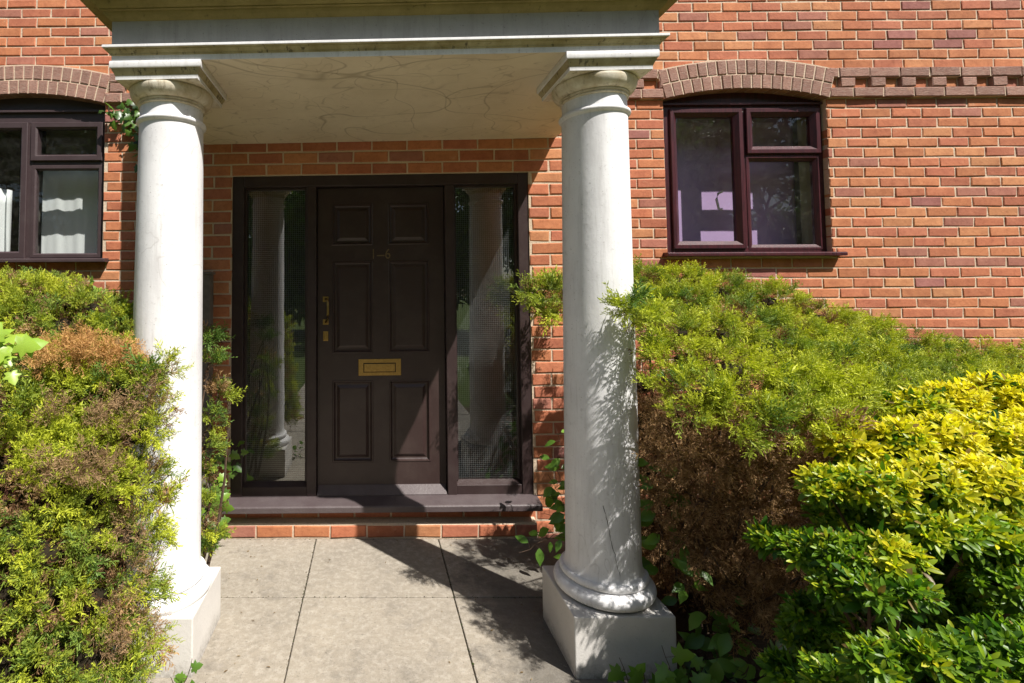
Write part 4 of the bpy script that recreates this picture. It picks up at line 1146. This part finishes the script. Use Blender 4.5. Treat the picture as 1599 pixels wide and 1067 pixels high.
vine('ivy', 'ivy climbing the lower left corner of the brown door frame', [
    [(-.96, -.16, .0), (-.92, -.12, .25), (-.86, -.09, .42), (-.80, -.07, .52), (-.77, -.06, .58)], [(-.94, -.2, .02), (-.96, -.15, .3), (-.90, -.10, .46), (-.84, -.08, .55)],
    [(-.90, -.22, .02), (-.89, -.16, .18), (-.92, -.14, .36)], [(-1.0, -.2, .1), (-.93, -.16, .30), (-.86, -.12, .34)], [(-.95, -.25, .02), (-.90, -.24, .10), (-.88, -.22, .22)]],
    .026, .055, IVYT, (.15, -1, .35), Gm, Gy, 'ivy', .55)
vine('ivy', 'small ivy sprig at the foot of the left plinth', [
    [(-.72, -1.30, .0), (-.68, -1.31, .08), (-.66, -1.30, .15)], [(-.70, -1.32, .0), (-.63, -1.33, .05), (-.60, -1.33, .09)], [(-.73, -1.31, .02), (-.73, -1.32, .10)]],
    .024, .042, IVYT, (.1, -.8, .6), Gm, Gl, 'ivy', .5)
vine('ivy', 'dark green ivy growing up in front of the right plinth', [
    [(.93, -1.32, -.02), (.92, -1.30, .08), (.90, -1.29, .15)], [(.97, -1.34, -.02), (.98, -1.32, .07), (.97, -1.30, .13)], [(1.06, -1.34, -.02), (1.07, -1.32, .10), (1.05, -1.30, .20)],
    [(1.10, -1.34, -.02), (1.13, -1.33, .08), (1.12, -1.31, .15)], [(1.0, -1.36, -.02), (1.04, -1.35, .03), (1.10, -1.36, .06)], [(1.16, -1.3, -.02), (1.17, -1.3, .07), (1.22, -1.28, .13)],
    [(1.02, -1.34, -.02), (1.08, -1.33, .06), (1.13, -1.34, .10)], [(1.1, -1.38, -.02), (1.18, -1.38, .05), (1.26, -1.36, .08)]],
    .026, .066, IVYT, (0, -.85, .5), (.07, .16, .025), (.17, .33, .045), 'ivy', .5)
vine('ivy', 'dark ivy carpet on the shaded soil beside the right plinth', [
    [(1.2 + .12*i + rnd.uniform(-.04, .04), -1.1 - .08*(i % 4), -.01), (1.25 + .12*i, -1.25 - .07*(i % 3), .03), (1.32 + .12*i, -1.42, .02)] for i in range(9)],
    .035, .06, IVYT, (0, -.4, .9), (.03, .07, .02), (.07, .15, .03), 'ivy', .6)
vine('honeysuckle', 'bright oval-leaved climber trailing over the paving behind the right column', [
    [(1.20, -.50, .0), (1.06, -.48, .18), (.96, -.46, .20), (.86, -.47, .15), (.77, -.48, .12)], [(1.16, -.4, .0), (1.06, -.40, .30), (1.0, -.40, .42), (.95, -.42, .50)],
    [(1.2, -.42, .1), (1.04, -.42, .26), (.92, -.43, .30)], [(1.14, -.3, .1), (1.06, -.30, .42), (1.01, -.30, .60)], [(1.2, -.5, .0), (1.02, -.52, .10), (.90, -.55, .07)],
    [(1.16, -.35, .2), (1.08, -.33, .50), (1.03, -.33, .72)], [(1.16, -.45, .1), (1.02, -.45, .36), (.93, -.46, .40)]],
    .030, .078, OVT, (-.15, -.75, .6), (.08, .18, .028), (.20, .38, .045), 'climber', .45)
vine('honeysuckle', 'bright oval-leaved climber beside the foot of the right column', [
    [(1.32, -1.12, .0), (1.27, -1.16, .26), (1.21, -1.20, .36), (1.16, -1.22, .40)], [(1.32, -1.12, .0), (1.30, -1.2, .26), (1.34, -1.24, .30), (1.40, -1.25, .26)], [(1.36, -1.12, .0), (1.37, -1.2, .20), (1.42, -1.24, .16)],
    [(1.22, -1.0, .3), (1.19, -1.06, .58), (1.16, -1.10, .72), (1.14, -1.11, .84)], [(1.22, -1.02, .3), (1.18, -1.08, .66), (1.19, -1.12, .78)], [(1.34, -1.15, .0), (1.30, -1.24, .12), (1.25, -1.28, .18)],
    [(1.45, -1.2, .0), (1.48, -1.28, .14), (1.54, -1.30, .12)], [(1.36, -1.2, .0), (1.38, -1.27, .10), (1.33, -1.30, .08)], [(1.25, -1.1, .25), (1.22, -1.18, .40), (1.27, -1.22, .46)]],
    .032, .078, OVT, (-.1, -.8, .55), (.08, .18, .028), (.20, .38, .045), 'climber', .45)

# fallen bits on the paving
lv = [[] for _ in range(6)]
for _ in range(70):
    x = rnd.choice([rnd.uniform(-.75, .8), rnd.uniform(.45, .8), rnd.uniform(-.78, -.55)]); y = rnd.uniform(-1.3, -.1)
    a = rnd.uniform(0, 6.28); g = np.array(lerp((.10, .06, .03), (.28, .19, .08), rnd.random()))
    lv[0].append((x, y, .004)); lv[1].append((math.cos(a), math.sin(a), .08)); lv[2].append((rnd.uniform(-.2, .2), rnd.uniform(-.2, .2), 1)); lv[3].append(rnd.uniform(.006, .019)); lv[4].append(g); lv[5].append(g)
tag(leaves_mesh('leaf_litter', [np.array(a) for a in lv], leaf_template(), M['dead'], None), kind='stuff')

# trees across the garden: what the window panes reflect
def tree(x, y, h, r, label, seed, cg):
    root = empty('tree', (x, y, -.03), label, 'tree', 'trees across the garden reflected in the panes')
    mb = MB(); mb.tube([(x, y, -.1), (x+.1, y, h*.3), (x-.05, y+.1, h*.6), (x, y, h*.9)], .16, 10, 0, .03)
    q = random.Random(seed); pads = []
    for _ in range(34):
        u = Vector((q.gauss(0, 1), q.gauss(0, 1), q.gauss(0, 1))).normalized()
        c = Vector((x, y, h*.52)) + Vector((u.x*r*.72, u.y*r*.72, u.z*h*.40)); pads.append((c.x, c.y, c.z, r*q.uniform(.28, .42)))
        mb.tube([(x, y, h*q.uniform(.25, .6)), tuple(Vector((x, y, h*.5)).lerp(c, .6)), tuple(c)], .05, 6, 0, .01)
    mb.build('trunk', M['bark'], root, smooth=60)
    P, D, _ = pad_points(pads, 9, (x, y, h*.4), up=.2, jit=.6, low=-1, inner=(.3, 1.1))
    rr = rosettes(P, D, rng.uniform(.26, .42, len(P)), 6, np.full(len(P), cg))
    leaves_mesh('crown', rr, leaf_template(), M['ivy'], root)
for i, (x, y, h, r, cg) in enumerate(((-17, -14, 10.5, 4.2, .22), (-10.5, -15, 11.5, 4.3, .12), (-4.2, -16, 11, 4.2, .25), (2.2, -17, 11.5, 4.4, .15), (8.6, -16, 10.5, 4.2, .35), (14.5, -14.5, 11.5, 4.4, .2), (20.5, -12, 10.5, 4.2, .3))):
    tree(x, y, h, r, 'tall green garden tree reflected in the window panes', i, cg)

# ------------------------------------------------------------------ light, camera, render settings
w = bpy.data.worlds.new('World'); S.world = w; w.use_nodes = True
nt = w.node_tree; bg = nt.nodes['Background']
sky = nt.nodes.new('ShaderNodeTexSky'); sky.sky_type = 'NISHITA'; sky.sun_disc = False
SD = Vector((.957, -1.0, 1.88)).normalized()
sky.sun_elevation = math.asin(SD.z); sky.sun_rotation = math.atan2(SD.x, SD.y)
sky.air_density = 1.0; sky.dust_density = 1.5; sky.ozone_density = 1.0
nt.links.new(sky.outputs['Color'], bg.inputs['Color']); bg.inputs['Strength'].default_value = SKY
sl = bpy.data.lights.new('sun', 'SUN'); sl.energy = SUN; sl.angle = math.radians(.53); sl.color = (1.0, .955, .89)
so = bpy.data.objects.new('sun', sl); COL.objects.link(so); so.rotation_euler = SD.to_track_quat('Z', 'Y').to_euler(); so.location = SD*20

f, px, py, yaw, pit, rol, cx, cyy, cz = 793.711, 572.385, 421.277, .0086543, .044391, .0039508, 0.0, -3.21417, 1.48597
def rotm(y, p, r):
    Rz = Matrix.Rotation(y, 3, 'Z'); Rx = Matrix.Rotation(p, 3, 'X'); Ry = Matrix.Rotation(r, 3, 'Y')
    return Rz @ Rx @ Ry
R = rotm(yaw, pit, rol)
cam = bpy.data.cameras.new('camera'); co = bpy.data.objects.new('camera', cam); COL.objects.link(co); S.camera = co
right, fwd, up = R.col[0], R.col[1], R.col[2]
co.matrix_world = Matrix(((right.x, up.x, -fwd.x, cx), (right.y, up.y, -fwd.y, cyy), (right.z, up.z, -fwd.z, cz), (0, 0, 0, 1)))
cam.sensor_width = 36; cam.sensor_fit = 'HORIZONTAL'; cam.lens = f/1599*36
cam.shift_x = (799.5 - px)/1599; cam.shift_y = -(533.5 - py)/1599
cam.clip_start = .05; cam.clip_end = 1000
S.view_settings.view_transform = 'Standard'; S.view_settings.look = 'None'; S.view_settings.exposure = EXPO; S.view_settings.gamma = 1
S.render.engine = 'CYCLES'
S.cycles.max_bounces = 8; S.cycles.diffuse_bounces = 4; S.cycles.glossy_bounces = 4; S.cycles.transparent_max_bounces = 12
S.cycles.use_denoising = True
S.cycles.caustics_reflective = False; S.cycles.caustics_refractive = False
